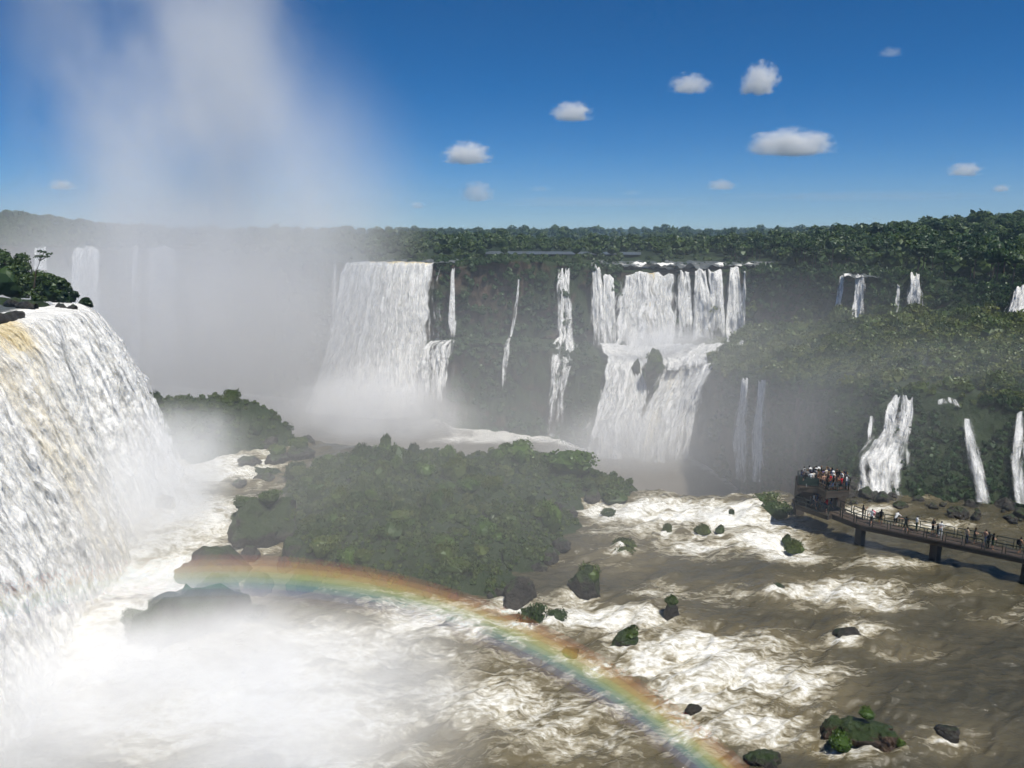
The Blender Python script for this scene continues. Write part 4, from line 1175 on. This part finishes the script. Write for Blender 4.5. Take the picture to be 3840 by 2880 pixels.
def offset(pl, w):
    o = []
    for i in range(len(pl)):
        d = pl[min(i + 1, len(pl) - 1)] - pl[max(i - 1, 0)]; n = np.array([-d[1], d[0], 0]); n /= np.linalg.norm(n)
        if n[1] < 0: n = -n
        o.append(pl[i] + n * w)
    return np.array(o)
WID = 2.1
far_e = offset(near_e, WID)
wk = empty('walkway', (0, 0, 0)); tag(wk, 'long brown footbridge on stout piers crossing the river at right', 'footbridge')
def slab(name, poly_a, poly_b, ztop, th, mat, parent):
    V = []; 
    for a, b in zip(poly_a, poly_b):
        V += [(a[0], a[1], ztop), (b[0], b[1], ztop), (b[0], b[1], ztop - th), (a[0], a[1], ztop - th)]
    n = len(poly_a); Fq = []
    for i in range(n - 1):
        for k in range(4): Fq.append([i * 4 + k, i * 4 + (k + 1) % 4, (i + 1) * 4 + (k + 1) % 4, (i + 1) * 4 + k])
    Fq += [[0, 1, 2, 3], [(n - 1) * 4 + k for k in (3, 2, 1, 0)]]
    return link(name, mesh_np(name, V, Fq, False), mat, parent)
slab('deck', near_e, far_e, Z_DECK, .14, M['deck'], wk)
slab('beam', offset(near_e, .04), offset(near_e, .44), Z_DECK - .143, .45, M['fascia'], wk)
slab('beam', offset(near_e, WID - .44), offset(near_e, WID - .04), Z_DECK - .143, .45, M['fascia'], wk)
def pl_points(pl, step):
    d = np.r_[0, np.cumsum(np.linalg.norm(np.diff(pl, axis=0), axis=1))]
    s = np.arange(0, d[-1], step)
    return np.stack([np.interp(s, d, pl[:, k]) for k in range(3)], -1)
def railing(pl, parent, step=1.75, h=1.08, gap=.28, skip=None):
    """panels between doubled posts, as on the bridge: top rail, middle rails, posts"""
    pts = pl_points(pl, step)
    up = np.array((0, 0, 1.0))
    for i in range(len(pts) - 1):
        a, b = pts[i], pts[i + 1]; d = (b - a) / np.linalg.norm(b - a)
        a2, b2 = a + d * gap / 2, b - d * gap / 2
        for q in (a2, b2): bar('post', q + up * .01, q + up * h, .07, .07, M['metal'], parent, d)
        for z, t in ((h, .08), (h * .62, .045), (h * .3, .045)):
            bar('rail', a2 + up * z, b2 + up * z, .06, t, M['metal'], parent)
        if i % 2 == 0:
            bar('rail', a - d * gap / 2 + up * h * .98, a + d * gap / 2 + up * h * .98, .05, .06, M['metal'], parent)
rail_near = offset(near_e, .07); rail_far = offset(near_e, WID - .07)
railing(rail_near[1:], wk); railing(rail_far[1:], wk)
# piers
for x, y in ((859.5, 530), (936, 545.5), (1030, 566), (1128, 587)):
    c = P(x + 3, y, z=Z_DECK - .6); c = c + np.array([.25, .9, 0])
    V, Fq = box_np((c[0], c[1], Z_DECK - .60 - 2.0), (.29, .07, 0), (-.1, .5, 0), (0, 0, 2.0))
    link('pier', mesh_np('pier', V, Fq, False), M['concrete'], wk)

# ---- two-level viewing deck at the end of the walkway
vd = empty('viewing_deck', P(822, 510, z=-35)); tag(vd, 'two-level concrete viewing deck packed with visitors at the end of the footbridge', 'viewing deck')
inv = np.array(vd.location[:])
def prism(name, poly, ztop, th, mat):
    poly = [np.array(p[:2]) for p in poly]; n = len(poly)
    V = [(p[0] - inv[0], p[1] - inv[1], ztop - inv[2]) for p in poly] + [(p[0] - inv[0], p[1] - inv[1], ztop - th - inv[2]) for p in poly]
    bm = bmesh.new(); bv = [bm.verts.new(v) for v in V]
    bm.faces.new(bv[:n]); bm.faces.new(bv[n:][::-1])
    for i in range(n): bm.faces.new([bv[i], bv[n + i], bv[n + (i + 1) % n], bv[(i + 1) % n]])
    bmesh.ops.recalc_face_normals(bm, faces=bm.faces[:])
    me = bpy.data.meshes.new(name); bm.to_mesh(me); bm.free()
    return link(name, me, mat, vd)
Z_UP = -29.6
# lower landing
lowp = [P(795, 504.5, z=Z_DECK), P(828, 516, z=Z_DECK), P(846, 509, z=Z_DECK), P(806, 497, z=Z_DECK)]
prism('lower_deck', lowp, Z_DECK - .004, .5, M['fascia'])
# upper deck outline (left front, centre front, right front, right back, left back)
upp = [P(797, 485, z=Z_UP), P(818, 487.5, z=Z_UP), P(826, 492.5, z=Z_UP), P(849.5, 491.0, z=Z_UP), P(851, 486, z=Z_UP), P(829, 479, z=Z_UP), P(796, 479.5, z=Z_UP)]
prism('upper_deck', upp, Z_UP, .16, M['deck'])
ctr = np.mean([p[:2] for p in upp], 0)
prism('deck_fascia', [np.r_[(p[:2] - ctr) * .985 + ctr, 0] for p in upp], Z_UP - .163, .55, M['concrete'])
def sub(p): return np.array(p, float) - inv
def vbar(name, a, b, w_, h_, mat, up=(0, 0, 1)): return bar(name, sub(a), sub(b), w_, h_, mat, vd, up)
def rail_line(a, b, z, step=1.1, h=1.1, solid=False):
    a = np.array((a[0], a[1], z)); b = np.array((b[0], b[1], z)); L = np.linalg.norm(b - a); n = max(1, int(L / step)); U_ = np.array((0, 0, 1.0))
    for k in range(n + 1):
        q = a + (b - a) * k / n; vbar('post', q, q + U_ * h, .07, .07, M['metal'], (1, 0, 0))
    for zz in (h, h * .55, h * .12): vbar('rail', a + U_ * zz, b + U_ * zz, .06, .07, M['metal'])
    if solid:
        vbar('rail_panel', a + U_ * h * .52, b + U_ * h * .52, .03, h * .8, M['panel'])
inner = [np.r_[(p[:2] - ctr) * .95 + ctr, 0] for p in upp]
for i in range(7):
    rail_line(inner[i], inner[(i + 1) % 7], Z_UP, solid=(i in (0, 6)))
rail_line(lowp[0], lowp[1], Z_DECK); rail_line(lowp[3], lowp[0], Z_DECK, solid=True)
# columns
for (x, y, w_) in ((823, 503.5, .42), (838.5, 506, .55), (799, 505, .5), (812, 500, .42)):
    q = P(x, y, z=-34.0)
    V, Fq = box_np((q[0] - inv[0], q[1] - inv[1], (Z_UP - .72 - 35.6) / 2 - inv[2]), (w_, 0, 0), (0, w_, 0), (0, 0, (Z_UP - .72 + 35.6) / 2))
    link('column', mesh_np('column', V, Fq, False), M['concrete'], vd)
# stair flight from the lower landing to the upper deck
s0 = P(812, 501, z=Z_DECK); s1 = P(806, 486.5, z=Z_UP)
nst = 12
for k in range(nst):
    t = (k + .5) / nst; c = s0 * (1 - t) + s1 * t; c[2] = Z_DECK + (Z_UP - Z_DECK) * (k + .5) / nst
    V, Fq = box_np(sub(c), (.85, 0, 0), (0, abs(s1[1] - s0[1]) / nst / 2 + .02, 0), (0, 0, .06))
    link('step', mesh_np('step', V, Fq, False), M['deck'], vd)

# ---- people
def person_mesh(pose):
    """one continuous skin grown over a posed skeleton; faces sorted into skin, top, bottom, hair, shoes"""
    J = {'pel': (0, 0, .93), 'sp': (0, .01, 1.12), 'ch': (0, .01, 1.32), 'nk': (0, .0, 1.47), 'hd': (0, -.02, 1.58), 'tp': (0, 0, 1.72)}
    for s, n in ((1, 'l'), (-1, 'r')):
        J['hip' + n] = (.10 * s, 0, .90); J['kn' + n] = (.11 * s, -.02, .50); J['an' + n] = (.12 * s, .02, .09); J['to' + n] = (.13 * s, -.14, .04)
        J['sh' + n] = (.19 * s, .01, 1.40); J['el' + n] = (.25 * s, .03, 1.12); J['wr' + n] = (.25 * s, -.08, .90); J['ha' + n] = (.25 * s, -.11, .81)
    if pose == 'walk':
        J['knl'] = (.10, -.17, .52); J['anl'] = (.11, -.22, .12); J['tol'] = (.11, -.37, .08); J['knr'] = (-.10, .06, .50); J['anr'] = (-.11, .26, .14); J['tor'] = (-.11, .14, .05)
        J['ell'] = (.25, .12, 1.13); J['wrl'] = (.25, .10, .90); J['hal'] = (.25, .08, .82); J['elr'] = (-.25, -.05, 1.12); J['wrr'] = (-.23, -.24, .98); J['har'] = (-.22, -.31, .94)
    if pose == 'photo':
        for s, n in ((1, 'l'), (-1, 'r')):
            J['el' + n] = (.27 * s, -.16, 1.22); J['wr' + n] = (.12 * s, -.36, 1.42); J['ha' + n] = (.07 * s, -.42, 1.48)
    if pose == 'lean':
        for k in ('sp', 'ch', 'nk', 'hd', 'tp', 'shl', 'shr'):
            x, y, z = J[k]; d = z - .93; J[k] = (x, y - d * .62, .93 + d * .80)
        for s, n in ((1, 'l'), (-1, 'r')):
            J['el' + n] = (.28 * s, -.45, 1.10); J['wr' + n] = (.2 * s, -.62, 1.10); J['ha' + n] = (.15 * s, -.70, 1.10)
    if pose == 'point':
        J['ell'] = (.42, -.02, 1.36); J['wrl'] = (.66, -.06, 1.38); J['hal'] = (.75, -.07, 1.38)
        J['knl'] = (.16, -.02, .5); J['anl'] = (.22, .02, .09); J['tol'] = (.25, -.13, .04); J['knr'] = (-.16, -.02, .5); J['anr'] = (-.22, .02, .09); J['tor'] = (-.25, -.13, .04)
    if pose == 'fold':
        J['ell'] = (.28, -.02, 1.14); J['wrl'] = (.08, -.22, 1.15); J['hal'] = (-.02, -.24, 1.16); J['elr'] = (-.28, -.02, 1.14); J['wrr'] = (-.08, -.24, 1.10); J['har'] = (.02, -.26, 1.1)
    Rd = {'pel': .145, 'sp': .13, 'ch': .155, 'nk': .06, 'hd': .095, 'tp': .075}
    for n in 'lr':
        Rd.update({'hip' + n: .09, 'kn' + n: .06, 'an' + n: .042, 'to' + n: .036, 'sh' + n: .062, 'el' + n: .043, 'wr' + n: .03, 'ha' + n: .035})
    B = [('pel', 'sp', 1), ('sp', 'ch', 1), ('ch', 'nk', 1), ('nk', 'hd', 0), ('hd', 'tp', 3)]
    for n in 'lr':
        B += [('pel', 'hip' + n, 2), ('hip' + n, 'kn' + n, 2), ('kn' + n, 'an' + n, 5), ('an' + n, 'to' + n, 4), ('ch', 'sh' + n, 1), ('sh' + n, 'el' + n, 6), ('el' + n, 'wr' + n, 0), ('wr' + n, 'ha' + n, 0)]
    names = list(J); me = bpy.data.meshes.new('skel')
    me.from_pydata([J[k] for k in names], [(names.index(a), names.index(b)) for a, b, _ in B], [])
    o = bpy.data.objects.new('skel', me); COL.objects.link(o)
    md = o.modifiers.new('skin', 'SKIN'); md.use_smooth_shade = True; md.branch_smoothing = .3
    for i, k in enumerate(names):
        sv = me.skin_vertices[0].data[i]; sv.radius = (Rd[k], Rd[k] * (.72 if k in ('pel', 'sp', 'ch') else 1)); sv.use_root = (k == 'pel')
    o.modifiers.new('sub', 'SUBSURF').levels = 1
    dg = bpy.context.evaluated_depsgraph_get(); ev = o.evaluated_get(dg)
    out = bpy.data.meshes.new_from_object(ev); bpy.data.objects.remove(o); bpy.data.meshes.remove(me)
    out.name = 'person_' + pose
    ctrs = np.array([p.center[:] for p in out.polygons]); best = np.full(len(ctrs), 9.0); idx = np.zeros(len(ctrs), int)
    for a, b, mi in B:
        A = np.array(J[a]); Bq = np.array(J[b]); e_ = Bq - A; t = np.clip((ctrs - A) @ e_ / (e_ @ e_), 0, 1)
        d = np.linalg.norm(ctrs - A - t[:, None] * e_, axis=1) - .5 * (Rd[a] + Rd[b]); up = d < best
        best = np.where(up, d, best); idx = np.where(up, mi, idx)
    hd = np.array(J['hd']); face = (idx == 3) & (ctrs[:, 1] < hd[1] - .02) & (ctrs[:, 2] < hd[2] + .09)
    idx = np.where(face, 0, idx); hb = (idx == 0) & (ctrs[:, 2] > J['nk'][2] + .02) & (ctrs[:, 1] > hd[1] + .03) & (np.abs(ctrs[:, 0]) < .2)
    idx = np.where(hb, 3, idx)
    out.polygons.foreach_set('material_index', idx.astype(np.int32))
    for k in range(7): out.materials.append(None)
    return out
PM = {p: person_mesh(p) for p in ('stand', 'walk', 'photo', 'lean', 'point', 'fold')}
def cloth(name, c): return mat_plain(name, c, .85, .1, .15, 6)
CLO = {'white': cloth('white_cotton', (.72, .72, .70)), 'black': cloth('black_cloth', (.012, .012, .014)), 'navy': cloth('navy_cloth', (.02, .03, .07)), 'red': cloth('red_cloth', (.45, .02, .03)),
       'pink': cloth('pink_cloth', (.75, .06, .16)), 'grey': cloth('grey_cloth', (.2, .2, .2)), 'tan': cloth('tan_cloth', (.45, .33, .23)), 'khaki': cloth('khaki_cloth', (.22, .16, .08)), 'blue': cloth('blue_denim', (.06, .1, .2)),
       'lilac': cloth('lilac_cloth', (.25, .22, .42)), 'green': cloth('dark_green_cloth', (.03, .06, .03)), 'brown': cloth('brown_cloth', (.1, .05, .03)), 'cream': cloth('cream_cloth', (.62, .55, .45))}
SKIN = [cloth('light_skin', (.50, .30, .21)), cloth('tan_skin', (.34, .19, .12)), cloth('brown_skin', (.17, .09, .055))]
HAIR = [cloth('black_hair', (.012, .01, .009)), cloth('brown_hair', (.05, .028, .016)), cloth('fair_hair', (.25, .17, .09))]
def person(loc, rz, pose, top, bottom, label, skin=0, hair=0, shoe='black', long=False, sleeves=True, hat=None, pack=None, group=None, sc=1.0):
    sc *= 1.06
    o = bpy.data.objects.new('person', PM[pose]); COL.objects.link(o)
    o.location = loc; o.rotation_euler = (0, 0, rz); o.scale = (sc, sc, sc)
    sk = SKIN[skin]; tp = sk if top == 'skin' else CLO[top]; bt = CLO[bottom]
    ms = [sk, tp, bt, HAIR[hair], CLO[shoe] if shoe != 'skin' else sk, bt if long else sk, tp if sleeves else sk]
    for s, m_ in zip(o.material_slots, ms): s.link = 'OBJECT'; s.material = m_
    if hat:
        V, T, _ = tube([(0, -.02, 1.66), (0, -.02, 1.70), (0, -.01, 1.78), (0, 0, 1.80)], [.17, .12, .10, .02], 10)
        link('hat', mesh_np('hat', V, T), CLO[hat], o)
    if pack:
        bm = bmesh.new(); bmesh.ops.create_cube(bm, size=1.0); bmesh.ops.bevel(bm, geom=bm.edges[:], offset=.18, segments=2, affect='EDGES')
        for v in bm.verts: v.co = (v.co.x * .32, v.co.y * .2 + .24, v.co.z * .5 + 1.22)
        me = bpy.data.meshes.new('backpack'); bm.to_mesh(me); bm.free(); link('backpack', me, CLO[pack], o)
    return tag(o, label, 'person', group)
wdir = near_e[4] - near_e[3]; wang = math.atan2(wdir[1], wdir[0])
def on_walk(px, frac):
    """point of the walkway whose image column is px, frac across from the near edge"""
    pl = offset(near_e, WID * frac); pp = pl_points(pl, .05); x, _ = to_px(pp); q = pp[np.argmin(np.abs(x - px))]
    return (q[0], q[1], Z_DECK + .005)
TOCAM = -math.pi / 2 + 1.5708
Fc = lambda deg: R(deg)           # 0 faces the camera, +90 faces right in the picture, 180 faces away
person(on_walk(862, .75), Fc(70), 'photo', 'black', 'black', 'person in black holding up a camera at the left end of the walkway group', skin=1, long=True)
person(on_walk(871, .4), Fc(-60), 'walk', 'white', 'black', 'person with a bright pink backpack on the walkway', skin=0, pack='pink', sleeves=False)
person(on_walk(880, .65), Fc(150), 'stand', 'black', 'khaki', 'person in black top and khaki shorts beside the pink backpack', skin=1)
person(on_walk(895, .85), Fc(120), 'lean', 'white', 'black', 'person in a pale top leaning on the far rail', skin=0)
person(on_walk(905, .3), Fc(160), 'point', 'black', 'black', 'person in a black tank top and white shoes with one arm out', skin=0, shoe='white', sleeves=False)
person(on_walk(916, .7), Fc(80), 'stand', 'white', 'green', 'lone person in a white shirt and dark trousers', skin=1, long=True)
person(on_walk(932, .7), Fc(20), 'fold', 'black', 'black', 'person in black, left of a close group of three', skin=1)
person(on_walk(936.5, .35), Fc(60), 'photo', 'black', 'black', 'short dark-haired person in front of a close group of three', skin=0, sc=.9)
person(on_walk(940, .55), Fc(150), 'stand', 'white', 'white', 'person all in white at the right of a close group of three', skin=1, long=True)
person(on_walk(966, .4), Fc(95), 'stand', 'tan', 'navy', 'person in a tan top and long dark jeans', skin=0, long=True)
person(on_walk(974, .6), Fc(60), 'fold', 'black', 'black', 'woman in a short black dress with folded arms', skin=0, sleeves=False)
person(on_walk(984, .6), Fc(100), 'walk', 'skin', 'blue', 'bare-chested man in blue shorts', skin=0, long=False)
person(on_walk(987.5, .35), Fc(200), 'stand', 'black', 'black', 'person in black between the bare-chested man and the barefoot woman', skin=1, long=True)
person(on_walk(992, .3), Fc(80), 'fold', 'black', 'green', 'barefoot woman in dark clothes facing right', skin=0, shoe='skin', sleeves=False)
person(on_walk(1019, .45), Fc(100), 'walk', 'skin', 'brown', 'man with a black backpack walking out at the right edge', skin=1, pack='black')
# the crowd
cr2 = np.random.default_rng(77)
tops = ['white', 'black', 'navy', 'red', 'grey', 'tan', 'skin', 'lilac', 'green', 'brown', 'cream', 'black', 'white', 'navy', 'black', 'grey', 'navy', 'white', 'brown', 'black']
bots = ['black', 'navy', 'blue', 'khaki', 'grey', 'black']
def crowd(pts, z, where, group, done):
    for k, q in enumerate(pts):
        tp = tops[int(cr2.integers(len(tops)))]; ps = ['stand', 'photo', 'fold', 'stand', 'walk'][int(cr2.integers(5))]
        lab = 'visitor %s in the crowd %s' % ('bare-armed with skin showing' if tp == 'skin' else 'in a %s top' % tp, where)
        person((q[0], q[1], z if not callable(z) else z(q)), cr2.random() * 6.28, ps, tp, bots[int(cr2.integers(6))], lab, int(cr2.integers(3)), int(cr2.integers(3)),
               sleeves=cr2.random() > .4, long=cr2.random() > .6, hat=('white' if cr2.random() < .1 else None), group=group, sc=.9 + .15 * cr2.random())
def in_poly(poly, n, mind, rng):
    poly = np.array([p[:2] for p in poly]); out = []; tr = 0
    while len(out) < n and tr < 6000:
        tr += 1; q = poly.min(0) + (poly.max(0) - poly.min(0)) * rng.random(2)
        if poly_sdf(q[None], poly)[0] < .38: continue
        if any(np.hypot(*(q - o)) < mind for o in out): continue
        out.append(q)
    return out
crowd(in_poly(upp, 46, .5, cr2), Z_UP + .005, 'on the upper level of the viewing deck', 'crowd on the upper viewing deck', 0)
stp = []
for k in range(nst):
    t = (k + .5) / nst; c = s0 * (1 - t) + s1 * t; c[2] = Z_DECK + (Z_UP - Z_DECK) * (k + .5) / nst + .065
    if k % 2 == 0: stp.append(c + np.array((-.4 + .2 * cr2.random(), 0, 0)))
    if k % 3 != 1: stp.append(c + np.array((.35 + .2 * cr2.random(), 0, 0)))
crowd(stp, lambda q: q[2], 'climbing the stairs of the viewing deck', 'crowd on the stairs of the viewing deck', 0)
crowd(in_poly(lowp, 14, .55, cr2), Z_DECK + .005, 'on the lower landing under the viewing deck', 'people on the lower landing', 0)

# ------------------------------------------------------------------ clouds, spray, rainbow, haze
def ico(name, sub=3):
    bm = bmesh.new(); bmesh.ops.create_icosphere(bm, subdivisions=sub, radius=1.0)
    me = bpy.data.meshes.new(name); bm.to_mesh(me); bm.free(); return me
def mat_cloud():
    m = NT('cumulus_vapour')
    oi = m.n('ObjectInfo'); ob = m.obj()
    cb = m.n('VectorMath', op='MULTIPLY_ADD'); m.set(cb, 0, oi.outputs['Random']); m.set(cb, 1, (40, 40, 40)); m.set(cb, 2, ob)
    n = m.noise(cb.outputs[0], 2.5, 6, .66)
    ln = m.n('VectorMath', op='LENGTH'); m.set(ln, 0, ob)
    sx = m.n('SeparateXYZ'); m.set(sx, 0, ob)
    f = m.math('SUBTRACT', m.math('MULTIPLY', n, 2.1), m.math('MULTIPLY', ln.outputs['Value'], 1.085))
    f = m.math('SUBTRACT', f, m.map(sx.outputs[2], -.3, -.75, 0, .8))
    col = m.n('AttributeX') if False else None
    oc = m.n('ObjectInfo').outputs['Alpha']
    d = m.math('MULTIPLY', m.map(f, .06, .72), m.math('MULTIPLY', oc, .030))
    v = m.n('VolumeScatter'); m.set(v, 'Color', C(1, 1, 1)); m.set(v, 'Density', d); m.set(v, 'Anisotropy', -.2)
    m.vol(v.outputs[0]); return m.m
MC = mat_cloud(); CM = ico('cloud', 3); CM.materials.append(MC)
for (x, y, wd, ht, den, lab) in (
        (467, 156, 50, 28, 1.0, 'bright compact cloud above the left-centre horizon'), (572, 114, 42, 24, .9, 'small bright cloud left of the two high clouds'),
        (690, 86, 44, 24, .6, 'wispy high cloud, left of the high pair'), (760, 83, 36, 38, .7, 'upright high cloud, right of the high pair'),
        (792, 146, 88, 34, 1.0, 'widest cloud, white and ragged, at right centre'), (965, 171, 36, 18, .8, 'small cloud low in the right sky'),
        (1001, 189, 20, 10, 1.0, 'tiny white cloud near the right horizon'), (721, 186, 32, 14, .7, 'flat little cloud low below the widest one'),
        (477, 194, 38, 28, .35, 'faint double cloud below the bright compact one'), (62, 186, 28, 14, .8, 'small cloud beside the spray plume at far left'),
        (418, 206, 18, 9, .6, 'tiny faint cloud close to the horizon by the plume'), (891, 53, 24, 12, .25, 'barely visible cloud wisp high at right'),
        (540, 189, 26, 8, .18, 'thin grey wisp near the central horizon'), (632, 193, 22, 7, .18, 'thin grey wisp low right of centre'),
        (600, 203, 300, 13, .12, 'thin pale streak of cloud above the central horizon'), (860, 197, 330, 14, .10, 'thin pale streak of cloud above the right-hand ridge')):
    q = P(x, y, Y=4000); mpp = 4000 / 755.0
    o = link('cloud', CM); o.location = q; o.scale = (wd * mpp / 2 * 1.08, ht * mpp * .7, ht * mpp / 2 * 1.12); o.color = (1, 1, 1, den)
    tag(o, lab, 'cloud')

def thin_mist(name, loc, scl, dens, label, g=-.3):
    m = NT(name + '_droplets')
    ln = m.n('VectorMath', op='LENGTH'); m.set(ln, 0, m.obj())
    d = m.math('MULTIPLY', m.map(ln.outputs['Value'], 1.0, .1), dens)
    v = m.n('VolumeScatter'); m.set(v, 'Color', C(1.0, .985, .945)); m.set(v, 'Density', d); m.set(v, 'Anisotropy', g); m.vol(v.outputs[0])
    m.m.cycles.volume_step_rate = 1.5
    o = link(name, ico(name, 4), m.m); o.location = loc; o.scale = scl
    return kind(o, 'stuff', label)
def mist(name, loc, scl, dens, nscale, lo, hi, label, g=-.35, stretch=(1, 1, 1), rot=(0, 0, 0), soft=(1.0, .25), detail=3, col=(1.0, .985, .945), step=None, mul=None):
    m = NT(name + '_droplets')
    ob = m.obj(); p = m.pos()
    ln = m.n('VectorMath', op='LENGTH'); m.set(ln, 0, ob)
    n = m.noise(m.scale(p, stretch), nscale, detail, .6)
    fall_ = m.map(ln.outputs['Value'], soft[0], soft[1])
    # noise eats into the edge
    f = m.math('ADD', m.math('MULTIPLY', m.math('SUBTRACT', n, .5), 2.0), m.math('SUBTRACT', fall_, .5))
    d = m.math('MULTIPLY', m.math('MULTIPLY', m.map(f, lo, hi), fall_), dens)
    if mul: d = m.math('MULTIPLY', m.math('MULTIPLY', m.map(n, mul[0], mul[1]), m.math('POWER', fall_, 1.3)), dens)
    v = m.n('VolumeScatter'); m.set(v, 'Color', C(*col)); m.set(v, 'Density', d); m.set(v, 'Anisotropy', g)
    m.vol(v.outputs[0])
    o = link(name, ico(name, 4), m.m); o.location = loc; o.scale = scl; o.rotation_euler = rot
    m.m.cycles.volume_step_rate = step or 2.0
    return kind(o, 'stuff', label)
# the great plume rising out of the gorge
mist('spray_plume', (-112, 285, 25), (80, 50, 135), .060, .018, 0, 1, 'towering pale spray plume rising from the gorge', rot=(0, R(-17), 0), soft=(1.0, .05), stretch=(1, 1, .6), detail=4, step=2.0, mul=(.40, .65))
thin_mist('spray_plume', (-100, 290, 5), (82, 44, 84), .020, 'soft pale spray drifting right of the towering plume')
thin_mist('gorge_spray', (-132, 275, -42), (108, 65, 70), .034, 'grey spray filling the gorge left of the central fall')
mist('fall_spray', (-51, 266, -68), (56, 28, 28), .10, .05, -.4, .5, 'dense white spray at the foot of the broad central fall', soft=(1.0, .2), detail=2)
thin_mist('fall_spray', (40, 232, -73), (40, 22, 22), .07, 'white spray at the foot of the twin-level falls')
mist('ledge_spray', (55, 261, -40), (38, 12, 12), .16, .12, -.35, .6, 'spray hanging over the ledge of the twin-level falls', soft=(1.0, .1), detail=2)
thin_mist('canyon_mist', (40, 190, -42), (160, 88, 46), .0048, 'thin grey mist drifting through the canyon')
mist('foreground_spray', (-22, 47, -35), (38, 27, 13), .25, .075, -.20, .75, 'bright spray cloud boiling up at the foot of the left fall', soft=(1.0, .2), detail=4, g=-.35, step=2.0)
mist('foreground_spray', (-43, 84, -31), (16, 34, 17), .13, .08, -.3, .7, 'spray drifting along the foot of the left fall', soft=(1.0, .2), detail=3, g=-.45)
mist('boulder_spray', (-33, 64, -35), (24, 16, 9), .055, .11, -.3, .7, 'wisps of spray lapping round the mossy boulders', soft=(1.0, .2), detail=3, g=-.3)
thin_mist('island_mist', (-14, 82, -30), (62, 42, 14), .009, 'thin veil of spray drifting over the island')
thin_mist('walkway_mist', (66, 112, -31), (60, 34, 20), .015, 'thin spray veil behind the walkway')

# ---- rainbow: six coloured arcs of lit droplets round the antisolar direction
def rainbow():
    ax = -to_sun; D = 36.0
    t0 = ax.cross(Vector((0, 0, 1))).normalized(); t1 = t0.cross(ax).normalized()      # t1 points up
    root = empty('rainbow', (0, 0, 0)); tag(root, 'rainbow arcing through the spray from the left boulder to the lower right', 'rainbow')
    bands = (('red_band', 42.45, (1.0, .20, .08), 0.0432), ('orange_band', 42.1, (1.0, .48, .08), 0.0648), ('yellow_band', 41.7, (1.0, .86, .20), 0.0734), ('green_band', 41.3, (.3, 1.0, .4), 0.0518), ('blue_band', 40.85, (.25, .6, 1.0), 0.0389), ('violet_band', 40.4, (.5, .38, 1.0), 0.0156))
    for nm, ang, col, den in bands:
        a_ = R(ang); wid = R(.62) * D; dep = 1.3
        V = []; n = 150; k = 12
        for i in range(n + 1):
            ph = R(-33) + R(125) * i / n
            rad = (t1 * math.cos(ph) + t0 * math.sin(ph))
            dirv = ax * math.cos(a_) + rad * math.sin(a_)
            tanv = -ax * math.sin(a_) + rad * math.cos(a_)
            tp = min(1.0, (i + .02) / 26.0, (n - i + .02) / 10.0) * (.22 + .90 * min(1, i / 80))
            for j in range(k):
                b = 2 * math.pi * j / k
                V.append(dirv * D + tanv * (wid * math.cos(b)) + dirv * (dep * tp * math.sin(b)))
        Fq = []
        for i in range(n):
            for j in range(k): Fq.append([i * k + j, i * k + (j + 1) % k, (i + 1) * k + (j + 1) % k, (i + 1) * k + j])
        me = mesh_np(nm, np.array([v[:] for v in V]), np.array(Fq))
        bm = bmesh.new(); bm.from_mesh(me); bmesh.ops.holes_fill(bm, edges=[e_ for e_ in bm.edges if e_.is_boundary]); bmesh.ops.recalc_face_normals(bm, faces=bm.faces[:]); bm.to_mesh(me); bm.free()
        m = NT(nm + '_light'); v = m.n('VolumeScatter'); m.set(v, 'Color', C(*col)); m.set(v, 'Density', den); m.set(v, 'Anisotropy', -.5); m.vol(v.outputs[0])
        link(nm, me, m.m, root)
rainbow()

# ---- the air itself
hz = bpy.data.meshes.new('haze'); bm = bmesh.new(); bmesh.ops.create_cube(bm, size=2.0); bm.to_mesh(hz); bm.free()
m = NT('haze_air'); pv = m.n('VolumePrincipled'); m.set(pv, 'Color', C(.55, .78, 1.0)); m.set(pv, 'Density', .00019); m.set(pv, 'Anisotropy', 0.0); m.vol(pv.outputs[0])
ho = link('haze', hz, m.m); ho.scale = (3500, 1880, 115); ho.location = (0, 1800, 20); kind(ho, 'stuff', 'pale even haze in the air')
